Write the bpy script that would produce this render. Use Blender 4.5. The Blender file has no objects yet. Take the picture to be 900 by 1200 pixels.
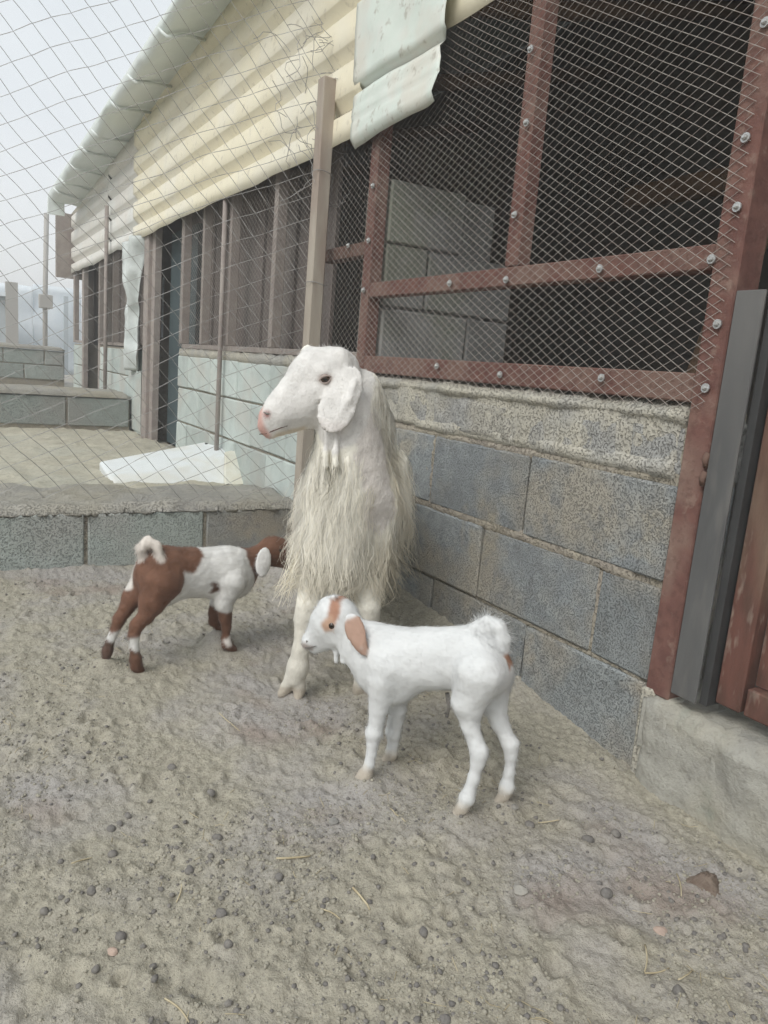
import bpy, math, random
import numpy as np
from mathutils import Vector, Matrix

random.seed(7)
rng = np.random.default_rng(7)
scene = bpy.context.scene
col = scene.collection

# ------------------------------------------------------------------ camera
EYE = np.array([0.0, 0.0, 0.77])          # phone held low, a squatting person
FOC, CX, CY = 866.0, 450.0, 600.0         # focal length in photo pixels, 900 x 1200


def unit(v):
    v = np.asarray(v, float)
    return v / np.linalg.norm(v)


_down = unit([-375, 4500, 866])
_along = np.array([-525, -210, 866.0])
_along = unit(_along - _down * _along.dot(_down))
_right = np.cross(_down, _along)
if _right[0] < 0:
    _right = -_right
ROT = np.stack([_right, _along, -_down])  # camera (right, down, forward) -> world; world Y runs along the shed

cam_data = bpy.data.cameras.new('camera')
cam = bpy.data.objects.new('camera', cam_data)
col.objects.link(cam)
cam_data.sensor_fit = 'VERTICAL'
cam_data.sensor_height = 24.0
cam_data.sensor_width = 18.0
cam_data.lens = FOC / 1200.0 * 24.0
cam_data.clip_start = 0.02
cam_data.clip_end = 2000.0
_m = Matrix.Identity(4)
_ax = [ROT @ np.array([1, 0, 0.]), -(ROT @ np.array([0, 1, 0.])), -(ROT @ np.array([0, 0, 1.]))]
for _i in range(3):
    for _j in range(3):
        _m[_j][_i] = _ax[_i][_j]
_m.translation = Vector(EYE)
cam.matrix_world = _m
scene.camera = cam

# ------------------------------------------------------------------ sky and sun (thin overcast, late afternoon)
SUN_EL, SUN_AZ = 44.0, 242.0              # azimuth of the sun, degrees clockwise from +Y
world = bpy.data.worlds.new('World')
scene.world = world
world.use_nodes = True
wn, wl = world.node_tree.nodes, world.node_tree.links
wn.clear()
w_out = wn.new('ShaderNodeOutputWorld')
w_bg = wn.new('ShaderNodeBackground')
w_sky = wn.new('ShaderNodeTexSky')
w_sky.sky_type = 'NISHITA'
w_sky.sun_disc = False
w_sky.sun_elevation = math.radians(SUN_EL)
w_sky.sun_rotation = math.radians(SUN_AZ)
w_sky.air_density = 1.0
w_sky.dust_density = 3.0
w_sky.ozone_density = 1.0
w_tc = wn.new('ShaderNodeTexCoord')
w_no = wn.new('ShaderNodeTexNoise')
w_no.inputs['Scale'].default_value = 2.2
w_no.inputs['Detail'].default_value = 5
w_ra = wn.new('ShaderNodeMapRange')
w_ra.inputs[1].default_value = 0.35
w_ra.inputs[2].default_value = 0.65
w_ra.inputs[3].default_value = 0.80
w_ra.inputs[4].default_value = 0.95
w_mx = wn.new('ShaderNodeMix')
w_mx.data_type = 'RGBA'
# thin cloud veil over the blue, whiter towards the horizon all round
w_sep = wn.new('ShaderNodeSeparateXYZ')
w_hr = wn.new('ShaderNodeMapRange')
w_hr.inputs[1].default_value, w_hr.inputs[2].default_value = 0.0, 0.55
w_hm = wn.new('ShaderNodeMix')
w_hm.data_type = 'RGBA'
w_hm.inputs['A'].default_value = (8.2, 8.2, 8.15, 1)
w_hm.inputs['B'].default_value = (5.8, 6.3, 6.55, 1)
wl.new(w_tc.outputs['Generated'], w_sep.inputs[0])
wl.new(w_sep.outputs['Z'], w_hr.inputs[0])
wl.new(w_hr.outputs[0], w_hm.inputs['Factor'])
wl.new(w_hm.outputs['Result'], w_mx.inputs['B'])
wl.new(w_tc.outputs['Generated'], w_no.inputs['Vector'])
wl.new(w_no.outputs['Fac'], w_ra.inputs[0])
wl.new(w_ra.outputs[0], w_mx.inputs['Factor'])
wl.new(w_sky.outputs[0], w_mx.inputs['A'])
wl.new(w_mx.outputs['Result'], w_bg.inputs['Color'])
w_bg.inputs['Strength'].default_value = 0.10
wl.new(w_bg.outputs[0], w_out.inputs[0])

sun_data = bpy.data.lights.new('sun', 'SUN')
sun_data.energy = 1.5
sun_data.angle = math.radians(30)
sun_data.color = (1.0, 0.98, 0.945)
sun = bpy.data.objects.new('sun', sun_data)
col.objects.link(sun)
_a, _e = math.radians(SUN_AZ), math.radians(SUN_EL)
_to_sun = Vector((math.sin(_a) * math.cos(_e), math.cos(_a) * math.cos(_e), math.sin(_e)))
sun.rotation_euler = _to_sun.to_track_quat('Z', 'Y').to_euler()

scene.view_settings.view_transform = 'Standard'
scene.view_settings.look = 'None'
scene.view_settings.gamma = 1.0
scene.view_settings.use_curve_mapping = False
scene.view_settings.exposure = 0.50
try:
    scene.cycles.max_bounces = 5
    scene.cycles.diffuse_bounces = 4
    scene.cycles.use_adaptive_sampling = True
    scene.cycles.adaptive_threshold = 0.025
    scene.cycles.use_denoising = True
except Exception:
    pass


# ------------------------------------------------------------------ measuring: a photo pixel on a real plane
def ray(px, py):
    return ROT @ np.array([px - CX, py - CY, FOC])


def on_plane(px, py, o, nrm):
    d = ray(px, py)
    t = np.dot(np.asarray(o, float) - EYE, nrm) / np.dot(d, nrm)
    return EYE + d * t


def on_z(px, py, z=0.0):
    return on_plane(px, py, (0, 0, z), np.array([0, 0, 1.]))


def on_x(px, py, x):
    return on_plane(px, py, (x, 0, 0), np.array([1., 0, 0]))


def on_y(px, py, y):
    return on_plane(px, py, (0, y, 0), np.array([0, 1., 0]))


# ------------------------------------------------------------------ numeric noise
def _hash(i):
    h = (i.astype(np.uint32) * np.uint32(374761393)) & np.uint32(0xffffffff)
    h = (h ^ (h >> np.uint32(13))) * np.uint32(1274126177)
    return ((h ^ (h >> np.uint32(16))) & np.uint32(0xffffff)).astype(np.float64) / float(0xffffff)


def vnoise(p, seed=0):
    """value noise, p (N, 3) -> 0..1"""
    p = np.asarray(p, float)
    i = np.floor(p).astype(np.int64)
    f = p - i
    f = f * f * (3 - 2 * f)
    out = np.zeros(len(p))
    for dx in (0, 1):
        for dy in (0, 1):
            for dz in (0, 1):
                k = (i[:, 0] + dx) * 73856093 ^ (i[:, 1] + dy) * 19349663 ^ (i[:, 2] + dz) * 83492791 ^ (seed * 2654435 + 12345)
                w = (f[:, 0] if dx else 1 - f[:, 0]) * (f[:, 1] if dy else 1 - f[:, 1]) * (f[:, 2] if dz else 1 - f[:, 2])
                out += w * _hash(k & 0x7fffffff)
    return out


def fbm(p, octaves=4, seed=0, gain=0.5):
    p = np.asarray(p, float)
    out, a, tot = np.zeros(len(p)), 1.0, 0.0
    for o in range(octaves):
        out += a * vnoise(p * (2.03 ** o) + o * 17.3, seed + o)
        tot += a
        a *= gain
    return out / tot


def P3(x, y, z=0.0):
    x = np.asarray(x, float)
    return np.stack([x, np.broadcast_to(y, x.shape), np.broadcast_to(z, x.shape)], -1)


# ------------------------------------------------------------------ objects
def tag(o, label=None, cat=None, group=None, kind=None):
    if label:
        o['label'] = label
    if cat:
        o['category'] = cat
    if group:
        o['group'] = group
    if kind:
        o['kind'] = kind
    return o


def empty(name, loc=(0, 0, 0)):
    o = bpy.data.objects.new(name, None)
    o.empty_display_size = 0.05
    o.location = loc
    col.objects.link(o)
    return o


def link(name, me, parent=None, mats=None, loc=None):
    if mats is not None:
        for m in (mats if isinstance(mats, (list, tuple)) else [mats]):
            me.materials.append(m)
    o = bpy.data.objects.new(name, me)
    col.objects.link(o)
    if parent is not None:
        o.parent = parent
        bpy.context.view_layer.update()
        o.matrix_parent_inverse = Matrix.Identity(4)
        base = np.array(parent_origin(parent))
        o.location = Vector(-base) if loc is None else Vector(np.array(loc) - base)
    elif loc is not None:
        o.location = loc
    return o


def parent_origin(p):
    x = Vector((0, 0, 0))
    while p is not None:
        x = x + Vector(p.location)
        p = p.parent
    return x


def mesh(name, verts, faces, smooth=False):
    me = bpy.data.meshes.new(name)
    v = np.asarray(verts, dtype=np.float32)
    if isinstance(faces, np.ndarray):
        k = faces.shape[1]
        me.vertices.add(len(v))
        me.vertices.foreach_set('co', v.ravel())
        me.loops.add(faces.size)
        me.loops.foreach_set('vertex_index', faces.astype(np.int32).ravel())
        me.polygons.add(len(faces))
        me.polygons.foreach_set('loop_start', np.arange(0, faces.size, k, dtype=np.int32))
        me.polygons.foreach_set('loop_total', np.full(len(faces), k, dtype=np.int32))
        me.update(calc_edges=True)
    else:
        me.from_pydata([tuple(map(float, q)) for q in v], [], faces)
        me.update()
    if smooth:
        me.polygons.foreach_set('use_smooth', np.ones(len(me.polygons), dtype=bool))
    return me


class MB:
    """collects shapes for ONE mesh, in world coordinates"""

    def __init__(self):
        self.v, self.f = [], []

    def add(self, verts, faces):
        b = len(self.v)
        self.v += [tuple(map(float, q)) for q in verts]
        self.f += [tuple(b + i for i in fc) for fc in faces]
        return self

    def box(self, lo, hi, ch=0.0, jit=0.0):
        lo, hi = np.array(lo, float), np.array(hi, float)
        if ch <= 0:
            vs = [(x, y, z) for x in (lo[0], hi[0]) for y in (lo[1], hi[1]) for z in (lo[2], hi[2])]
            fs = [(0, 1, 3, 2), (4, 6, 7, 5), (0, 4, 5, 1), (2, 3, 7, 6), (0, 2, 6, 4), (1, 5, 7, 3)]
            if jit:
                vs = [tuple(np.array(q) + rng.uniform(-jit, jit, 3)) for q in vs]
            return self.add(vs, fs)
        vs, idx = [], {}
        for sx in (0, 1):
            for sy in (0, 1):
                for sz in (0, 1):
                    c = np.array([(lo, hi)[sx][0], (lo, hi)[sy][1], (lo, hi)[sz][2]])
                    s = np.array([1 - 2 * sx, 1 - 2 * sy, 1 - 2 * sz])
                    j = rng.uniform(-jit, jit, 3) if jit else 0
                    for a in range(3):
                        q = c + s * ch
                        q[a] = c[a]
                        idx[(sx, sy, sz, a)] = len(vs)
                        vs.append(q + j)
        fs = []
        for a in range(3):
            b, c_ = (a + 1) % 3, (a + 2) % 3
            for s in (0, 1):
                ring = []
                for (u, w) in ((0, 0), (1, 0), (1, 1), (0, 1)):
                    k = [0, 0, 0]
                    k[a], k[b], k[c_] = s, u, w
                    ring.append(idx[(k[0], k[1], k[2], a)])
                fs.append(tuple(ring if s else ring[::-1]))
        for a in range(3):          # edge chamfers parallel to axis a
            b, c_ = (a + 1) % 3, (a + 2) % 3
            for u in (0, 1):
                for w in (0, 1):
                    k0, k1 = [0, 0, 0], [0, 0, 0]
                    k0[b] = k1[b] = u
                    k0[c_] = k1[c_] = w
                    k1[a] = 1
                    q = (idx[(*k0, b)], idx[(*k1, b)], idx[(*k1, c_)], idx[(*k0, c_)])
                    fs.append(q if (u ^ w) == 1 else q[::-1])
        for sx in (0, 1):
            for sy in (0, 1):
                for sz in (0, 1):
                    t = tuple(idx[(sx, sy, sz, a)] for a in range(3))
                    fs.append(t if (sx + sy + sz) % 2 == 1 else t[::-1])
        return self.add(vs, fs)

    def tube(self, pts, r, sides=6, cap=True, smooth=False):
        pts = np.asarray(pts, float)
        n = len(pts)
        rr = np.broadcast_to(np.asarray(r, float), (n,))
        vs = []
        tg = np.gradient(pts, axis=0)
        ref = np.array([0.31, 0.17, 0.94])
        for i in range(n):
            t = unit(tg[i])
            if abs(t.dot(unit(ref))) > 0.95:
                ref = np.array([0.94, 0.2, 0.1])
            u = unit(np.cross(t, ref))
            w = np.cross(t, u)
            for k in range(sides):
                a = 2 * math.pi * k / sides
                vs.append(pts[i] + rr[i] * (math.cos(a) * u + math.sin(a) * w))
        fs = []
        for i in range(n - 1):
            for k in range(sides):
                k2 = (k + 1) % sides
                fs.append((i * sides + k, i * sides + k2, (i + 1) * sides + k2, (i + 1) * sides + k))
        if cap:
            fs.append(tuple(range(sides))[::-1])
            fs.append(tuple((n - 1) * sides + k for k in range(sides)))
        return self.add(vs, fs)

    def build(self, name, mat, parent=None, smooth=False):
        return link(name, mesh(name, self.v, self.f, smooth), parent, mat)


def strands_mesh(paths, radii, cols=None, name='fur', sides=3, lean=None, lean_w=.65):
    """paths (N, K, 3), radii (N, K): N tapered strands as one mesh"""
    N, K, _ = paths.shape
    tg = np.gradient(paths, axis=1)
    tg /= np.linalg.norm(tg, axis=2, keepdims=True) + 1e-9
    ref = rng.normal(size=(N, 1, 3))
    u = np.cross(tg, ref)
    u /= np.linalg.norm(u, axis=2, keepdims=True) + 1e-9
    w = np.cross(tg, u)
    V = np.empty((N, K, sides, 3), dtype=np.float32)
    for k in range(sides):
        a = 2 * math.pi * k / sides
        V[:, :, k] = paths + radii[..., None] * (math.cos(a) * u + math.sin(a) * w)
    base = (np.arange(N) * K * sides)[:, None, None]
    i = np.arange(K - 1)[None, :, None]
    k = np.arange(sides)[None, None, :]
    k2 = (k + 1) % sides
    f = np.stack([base + i * sides + k, base + i * sides + k2, base + (i + 1) * sides + k2, base + (i + 1) * sides + k], -1).reshape(-1, 4)
    me = mesh(name, V.reshape(-1, 3), f, True)
    if lean is not None:        # fibres lying in a coat share the coat's own slope
        cen = np.repeat(paths[:, :, None, :], sides, 2)
        tn = V - cen
        tn = tn / (np.linalg.norm(tn, axis=3, keepdims=True) + 1e-9)
        nn = tn * (1 - lean_w) + lean[:, None, None, :] * lean_w
        nn = nn / (np.linalg.norm(nn, axis=3, keepdims=True) + 1e-9)
        me.normals_split_custom_set_from_vertices(nn.reshape(-1, 3).astype(np.float64))
    if cols is not None:
        c = np.repeat(cols, sides, axis=1).reshape(-1, 3) if cols.ndim == 3 else np.repeat(cols, K * sides, axis=0)
        set_color(me, c)
    return me


def set_color(me, c):
    at = me.color_attributes.new('tint', 'FLOAT_COLOR', 'POINT')
    a = np.ones((len(me.vertices), 4), dtype=np.float32)
    a[:, :3] = c
    at.data.foreach_set('color', a.ravel())


def grid_faces(nu, nv):
    i, j = np.meshgrid(np.arange(nu - 1), np.arange(nv - 1), indexing='ij')
    a = (i * nv + j).ravel()
    return np.stack([a, a + nv, a + nv + 1, a + 1], -1)


# ------------------------------------------------------------------ materials
def material(name, c1, c2=None, scale=8.0, c3=None, scale3=1.3, amount3=0.6, rough=0.9, bump=0.3, bump_scale=60.0,
             pits=0.0, pit_scale=90.0, spec=0.2, metal=0.0, sheen=0.0, stretch=None, sharp=0.12, c5=None, scale5=150., amount5=.5, c4=None, scale4=25., amount4=0.5, each=0.0):
    m = bpy.data.materials.new(name)
    m.use_nodes = True
    nt = m.node_tree
    N, L = nt.nodes, nt.links
    bs = N['Principled BSDF']
    bs.inputs['Roughness'].default_value = rough
    bs.inputs['Specular IOR Level'].default_value = spec
    bs.inputs['Metallic'].default_value = metal
    if sheen:
        bs.inputs['Sheen Weight'].default_value = sheen
    geo = N.new('ShaderNodeNewGeometry')
    src = geo.outputs['Position']
    if stretch:
        mp = N.new('ShaderNodeVectorMath')
        mp.operation = 'MULTIPLY'
        mp.inputs[1].default_value = stretch
        L.new(src, mp.inputs[0])
        src = mp.outputs[0]

    def noise(s, det=3, ro=0.65):
        n = N.new('ShaderNodeTexNoise')
        n.inputs['Scale'].default_value = s
        n.inputs['Detail'].default_value = det
        n.inputs['Roughness'].default_value = ro
        L.new(src, n.inputs['Vector'])
        return n.outputs['Fac']

    def rng_(o, a, b, lo=0., hi=1.):
        r = N.new('ShaderNodeMapRange')
        r.inputs[1].default_value, r.inputs[2].default_value = a, b
        r.inputs[3].default_value, r.inputs[4].default_value = lo, hi
        L.new(o, r.inputs[0])
        return r.outputs[0]

    def mix(f, a, b):
        x = N.new('ShaderNodeMix')
        x.data_type = 'RGBA'
        L.new(f, x.inputs['Factor'])
        for key, val in (('A', a), ('B', b)):
            if isinstance(val, tuple):
                x.inputs[key].default_value = (*val, 1)
            else:
                L.new(val, x.inputs[key])
        return x.outputs['Result']

    c = c1
    if c2:
        c = mix(rng_(noise(scale), .5 - sharp, .5 + sharp), c1, c2)
    if c3:
        c = mix(rng_(noise(scale3, 3), .46, .62, 0, amount3), c, c3)
    if c4:
        c = mix(rng_(noise(scale4, 3), .58, .68, 0, amount4), c, c4)
    if c5:
        c = mix(rng_(noise(scale5, 2), .52, .66, 0, amount5), c, c5)
    height = noise(bump_scale, 3, 0.75)
    if pits:
        vo = N.new('ShaderNodeTexNoise')
        vo.inputs['Scale'].default_value = pit_scale
        vo.inputs['Detail'].default_value = 2
        L.new(src, vo.inputs['Vector'])
        pit = rng_(vo.outputs['Fac'], .36, .47)
        darker = N.new('ShaderNodeMix')
        darker.data_type = 'RGBA'
        darker.inputs['A'].default_value = tuple(0.35 * q for q in c1) + (1,)
        ff = rng_(pit, 0, 1, 1 - pits, 1)
        L.new(ff, darker.inputs['Factor'])
        if isinstance(c, tuple):
            darker.inputs['B'].default_value = (*c, 1)
        else:
            L.new(c, darker.inputs['B'])
        c = darker.outputs['Result']
        mm = N.new('ShaderNodeMath')
        mm.operation = 'MULTIPLY_ADD'
        L.new(pit, mm.inputs[0])
        mm.inputs[1].default_value = 1.0
        L.new(height, mm.inputs[2])
        height = mm.outputs[0]
    if each and not isinstance(c, tuple):           # no two blocks are cast quite alike
        oi = N.new('ShaderNodeObjectInfo')
        sc = N.new('ShaderNodeVectorMath')
        sc.operation = 'SCALE'
        L.new(c, sc.inputs[0])
        L.new(rng_(oi.outputs['Random'], 0, 1, 1 - each, 1 + each), sc.inputs['Scale'])
        c = sc.outputs[0]
    if isinstance(c, tuple):
        bs.inputs['Base Color'].default_value = (*c, 1)
    else:
        L.new(c, bs.inputs['Base Color'])
    if bump:
        b = N.new('ShaderNodeBump')
        b.inputs['Strength'].default_value = bump
        b.inputs['Distance'].default_value = 0.004
        L.new(height, b.inputs['Height'])
        L.new(b.outputs[0], bs.inputs['Normal'])
    return m


def tint_material(name, rough=0.85, bump=0.25, bump_scale=160., sheen=0.0, var=0.12, sss=0.0, var_scale=35., stretch=None, heading=None):
    """colour from the mesh's own 'tint' attribute (coat patches), fine hair relief"""
    m = bpy.data.materials.new(name)
    m.use_nodes = True
    N, L = m.node_tree.nodes, m.node_tree.links
    bs = N['Principled BSDF']
    bs.inputs['Roughness'].default_value = rough
    bs.inputs['Specular IOR Level'].default_value = 0.2
    bs.inputs['Sheen Weight'].default_value = sheen
    if sss:
        bs.inputs['Subsurface Weight'].default_value = sss
        bs.inputs['Subsurface Radius'].default_value = (0.01, 0.006, 0.004)
        bs.inputs['Subsurface Scale'].default_value = 0.4
    at = N.new('ShaderNodeAttribute')
    at.attribute_name = 'tint'
    geo = N.new('ShaderNodeNewGeometry')
    mp = N.new('ShaderNodeVectorMath')
    mp.operation = 'MULTIPLY'
    mp.inputs[1].default_value = stretch or (1, 1, 1)
    if heading is None:
        L.new(geo.outputs['Position'], mp.inputs[0])
    else:                                   # long axis of the noise lies along the hair
        vr = N.new('ShaderNodeVectorRotate')
        vr.rotation_type = 'Z_AXIS'
        vr.inputs['Angle'].default_value = -heading
        L.new(geo.outputs['Position'], vr.inputs['Vector'])
        L.new(vr.outputs[0], mp.inputs[0])
    n = N.new('ShaderNodeTexNoise')
    n.inputs['Scale'].default_value = var_scale
    n.inputs['Detail'].default_value = 3
    L.new(mp.outputs[0], n.inputs['Vector'])
    r = N.new('ShaderNodeMapRange')
    r.inputs[1].default_value, r.inputs[2].default_value = .3, .7
    r.inputs[3].default_value, r.inputs[4].default_value = 1 - var, 1 + var * .4
    L.new(n.outputs['Fac'], r.inputs[0])
    x = N.new('ShaderNodeVectorMath')
    x.operation = 'SCALE'
    L.new(at.outputs['Color'], x.inputs[0])
    L.new(r.outputs[0], x.inputs['Scale'])
    L.new(x.outputs[0], bs.inputs['Base Color'])
    if bump:
        n2 = N.new('ShaderNodeTexNoise')
        n2.inputs['Scale'].default_value = bump_scale
        n2.inputs['Detail'].default_value = 3
        L.new(mp.outputs[0], n2.inputs['Vector'])
        b = N.new('ShaderNodeBump')
        b.inputs['Strength'].default_value = bump
        b.inputs['Distance'].default_value = 0.003
        L.new(n2.outputs['Fac'], b.inputs['Height'])
        L.new(b.outputs[0], bs.inputs['Normal'])
    return m


M = {}
M['sand'] = material('sand', (.435, .402, .322), (.355, .328, .265), 60, (.395, .372, .358), 2.2, .85, bump=1., bump_scale=190, c4=(.30, .24, .20), scale4=2.3, amount4=.7, c5=(.225, .207, .172), scale5=170, amount5=.6)
M['yard_sand'] = material('yard_sand', (.50, .47, .375), (.43, .40, .32), 14, (.45, .44, .37), 1.6, .7, bump=1., bump_scale=90, c5=(.30, .28, .23), scale5=60, amount5=.5)
M['clod'] = material('clod', (.40, .375, .305), (.315, .293, .24), 60, bump=.6, bump_scale=200)
M['dung'] = material('dung', (.17, .16, .15), (.235, .22, .20), 60, bump=.6, bump_scale=200)
M['dung_heap'] = material('dung_heap', (.16, .12, .095), (.22, .175, .14), 45, bump=.9, bump_scale=120)
M['straw'] = material('straw', (.55, .48, .33), (.44, .37, .24), 30, bump=.1)
M['stone'] = material('stone', (.36, .34, .30), (.28, .27, .25), 25, bump=.5, bump_scale=90)
M['pink_stone'] = material('pink_stone', (.50, .38, .31), (.40, .31, .26), 40, bump=.4)
M['block'] = material('block', (.36, .385, .39), (.29, .31, .318), 18, (.41, .375, .31), 3.2, .9, bump=1., bump_scale=170, pits=.42, pit_scale=300, c4=(.43, .385, .30), scale4=5, amount4=.75, c5=(.24, .25, .25), scale5=28, amount5=.5, each=.12)
M['block_b'] = material('block_b', (.34, .36, .36), (.275, .295, .297), 16, (.39, .35, .285), 2.6, .9, bump=1., bump_scale=170, pits=.38, pit_scale=290, c4=(.41, .36, .285), scale4=5, amount4=.75, c5=(.23, .235, .23), scale5=25, amount5=.5, each=.12)
M['block_green'] = material('block_green', (.40, .44, .415), (.35, .385, .36), 20, (.41, .395, .37), 2.0, .6, bump=.9, bump_scale=170, pits=.5, pit_scale=200, each=.13)
M['block_white'] = material('block_white', (.50, .55, .52), (.44, .49, .465), 12, (.47, .46, .42), 2.5, .7, bump=.5, bump_scale=120, c4=(.36, .38, .36), scale4=9, amount4=.4, each=.13)
M['mortar'] = material('mortar', (.40, .36, .285), (.33, .30, .245), 22, (.33, .29, .25), 4, .6, bump=1.0, bump_scale=130, pits=.3, pit_scale=160)
M['cap'] = material('cap', (.43, .41, .36), (.38, .365, .335), 12, (.43, .395, .31), 3, .7, bump=1., bump_scale=140, pits=.25, pit_scale=190)
M['top_block'] = material('top_block', (.40, .395, .375), (.34, .34, .33), 16, (.44, .41, .34), 4, .7, bump=1., bump_scale=150, pits=.5, pit_scale=220)
M['plaster'] = material('plaster', (.52, .49, .41), (.46, .435, .37), 14, (.41, .405, .385), 4.5, .7, bump=1., bump_scale=120, pits=.35, pit_scale=170)
M['step'] = material('step', (.40, .39, .345), (.335, .325, .29), 16, (.42, .39, .31), 3, .75, bump=1., bump_scale=110, c4=(.27, .30, .265), scale4=6, amount4=.55, c5=(.24, .23, .20), scale5=90, amount5=.4)
M['rust'] = material('rust', (.185, .095, .078), (.145, .073, .062), 25, (.235, .16, .13), 6, .75, rough=.85, bump=.5, bump_scale=60, spec=.15, c4=(.29, .215, .175), scale4=30, amount4=.45, c5=(.10, .055, .045), scale5=70, amount5=.4)
M['rust_dark'] = material('rust_dark', (.15, .092, .075), (.115, .075, .06), 18, (.19, .12, .095), 5, .6, rough=.85, bump=.4, spec=.15)
M['gate_red'] = material('gate_red', (.15, .072, .056), (.105, .056, .044), 14, (.20, .145, .105), 5, .9, rough=.85, bump=.6, bump_scale=50, spec=.15, c4=(.31, .245, .20), scale4=38, amount4=.65, c5=(.07, .045, .035), scale5=25, amount5=.5, stretch=(1, 1, .3))
M['steel'] = material('steel', (.125, .125, .122), (.095, .095, .094), 9, (.155, .148, .14), 4, .7, rough=.6, bump=.25, bump_scale=40, spec=.35, c5=(.19, .18, .165), scale5=30, amount5=.35, stretch=(1, 1, .2))
M['steel_dark'] = material('steel_dark', (.05, .05, .05), (.04, .04, .04), 12, rough=.6, bump=.2, spec=.3)  # shaded copy of the steel, for the angle's side face
M['bolt'] = material('bolt', (.52, .53, .53), (.40, .39, .37), 200, rough=.45, bump=0, spec=.5, metal=.6)
M['wire'] = material('wire', (.33, .305, .275), (.23, .19, .165), 50, rough=.75, bump=0, spec=.25, metal=.1)
M['chain'] = material('chain', (.36, .355, .345), (.27, .255, .24), 30, rough=.6, bump=0, spec=.3, metal=.1)
M['post'] = material('post', (.42, .375, .315), (.35, .305, .255), 10, (.32, .25, .21), 5, .6, rough=.75, bump=.4, bump_scale=60, stretch=(1, 1, .3))
M['frame_far'] = material('frame_far', (.35, .31, .28), (.29, .25, .23), 12, rough=.8, bump=.3)
M['siding'] = material('siding', (.78, .72, .555), (.74, .68, .52), 5, (.75, .71, .60), 1.6, .8, rough=.6, bump=.2, bump_scale=20, spec=.3, c4=(.45, .40, .31), scale4=22, amount4=.45)
M['siding_pale'] = material('siding_pale', (.70, .67, .61), (.66, .63, .58), 5, (.68, .68, .64), 1.6, .8, rough=.6, bump=.2, bump_scale=20, spec=.3, c4=(.46, .43, .38), scale4=22, amount4=.4)
M['flap'] = material('flap', (.66, .72, .66), (.70, .73, .68), 8, (.64, .61, .53), 4, .7, rough=.55, bump=.3, bump_scale=25, spec=.35, c4=(.36, .33, .27), scale4=26, amount4=.6)
M['roof'] = material('roof', (.74, .79, .76), (.69, .74, .72), 4, (.74, .77, .76), 1.5, .6, rough=.6, bump=.3, bump_scale=14, spec=.3)
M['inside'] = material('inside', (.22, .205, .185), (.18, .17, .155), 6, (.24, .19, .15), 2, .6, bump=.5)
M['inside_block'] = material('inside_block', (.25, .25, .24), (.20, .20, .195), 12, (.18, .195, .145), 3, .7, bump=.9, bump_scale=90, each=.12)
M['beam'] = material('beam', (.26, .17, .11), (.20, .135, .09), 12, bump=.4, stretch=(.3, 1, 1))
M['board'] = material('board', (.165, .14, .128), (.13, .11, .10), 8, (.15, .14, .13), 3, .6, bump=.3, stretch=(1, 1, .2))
M['panel_white'] = material('panel_white', (.74, .77, .77), (.70, .73, .73), 8, (.68, .66, .58), 4, .6, rough=.5, bump=.08, spec=.35)
M['panel_cream'] = material('panel_cream', (.70, .70, .62), (.64, .62, .52), 14, rough=.6, bump=.15, spec=.3)
M['torn'] = material('torn', (.60, .635, .62), (.50, .535, .52), 10, rough=.8, bump=.6, bump_scale=30)
M['far_white'] = material('far_white', (.80, .84, .87), (.74, .79, .83), 3, bump=.1)
M['far_grey'] = material('far_grey', (.52, .56, .58), (.47, .51, .53), 4, bump=.1)
M['pole'] = material('pole', (.42, .40, .37), bump=0, rough=.6)
M['dark_gap'] = material('dark_gap', (.05, .05, .048), bump=.1)
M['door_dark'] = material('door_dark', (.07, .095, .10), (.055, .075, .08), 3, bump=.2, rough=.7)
M['eye'] = material('eye', (.045, .028, .016), rough=.12, bump=0, spec=.6)
M['pupil'] = material('pupil', (.006, .005, .005), rough=.1, bump=0, spec=.6)
M['lid'] = material('lid', (.50, .42, .38), (.40, .32, .29), 60, rough=.7, bump=.2)
M['coat'] = tint_material('coat', sheen=.15, bump=.5, bump_scale=190)
M['hair'] = tint_material('hair', rough=.6, bump=0, sheen=.1, var=.0)


WX = 1.233      # the shed's outer face
GATE_Z = 0.17


# ------------------------------------------------------------------ ground
def bank(x, y):
    """sand blown against the shed wall and towards the low wall"""
    x, y = np.asarray(x, float), np.asarray(y, float)
    k = np.clip((y - 0.95) / 0.9, 0, 1.2)
    near = np.clip(1 - (WX - x) / 0.34, 0, 1.6)
    b = 0.115 * k * near ** 1.6
    k2 = np.clip(1 - (2.66 - y) / 0.35, 0, 1.5)
    b = np.maximum(b, 0.035 * k2 ** 1.5 * (y < 4))
    rear = 0.17 * np.clip((y - 2.72) / 0.12, 0, 1)
    rear = rear + np.clip((y - 5.6) * .02, 0, .12)
    return np.where(y > 2.72, np.maximum(rear, np.minimum(b, .1)), b)


HOOF = [(rng.uniform(-.5, 1.15), rng.uniform(.3, 2.5), rng.uniform(.010, .026), rng.uniform(.003, .010)) for _ in range(330)]
FOOTED = []                                 # places kept level under hooves


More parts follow.
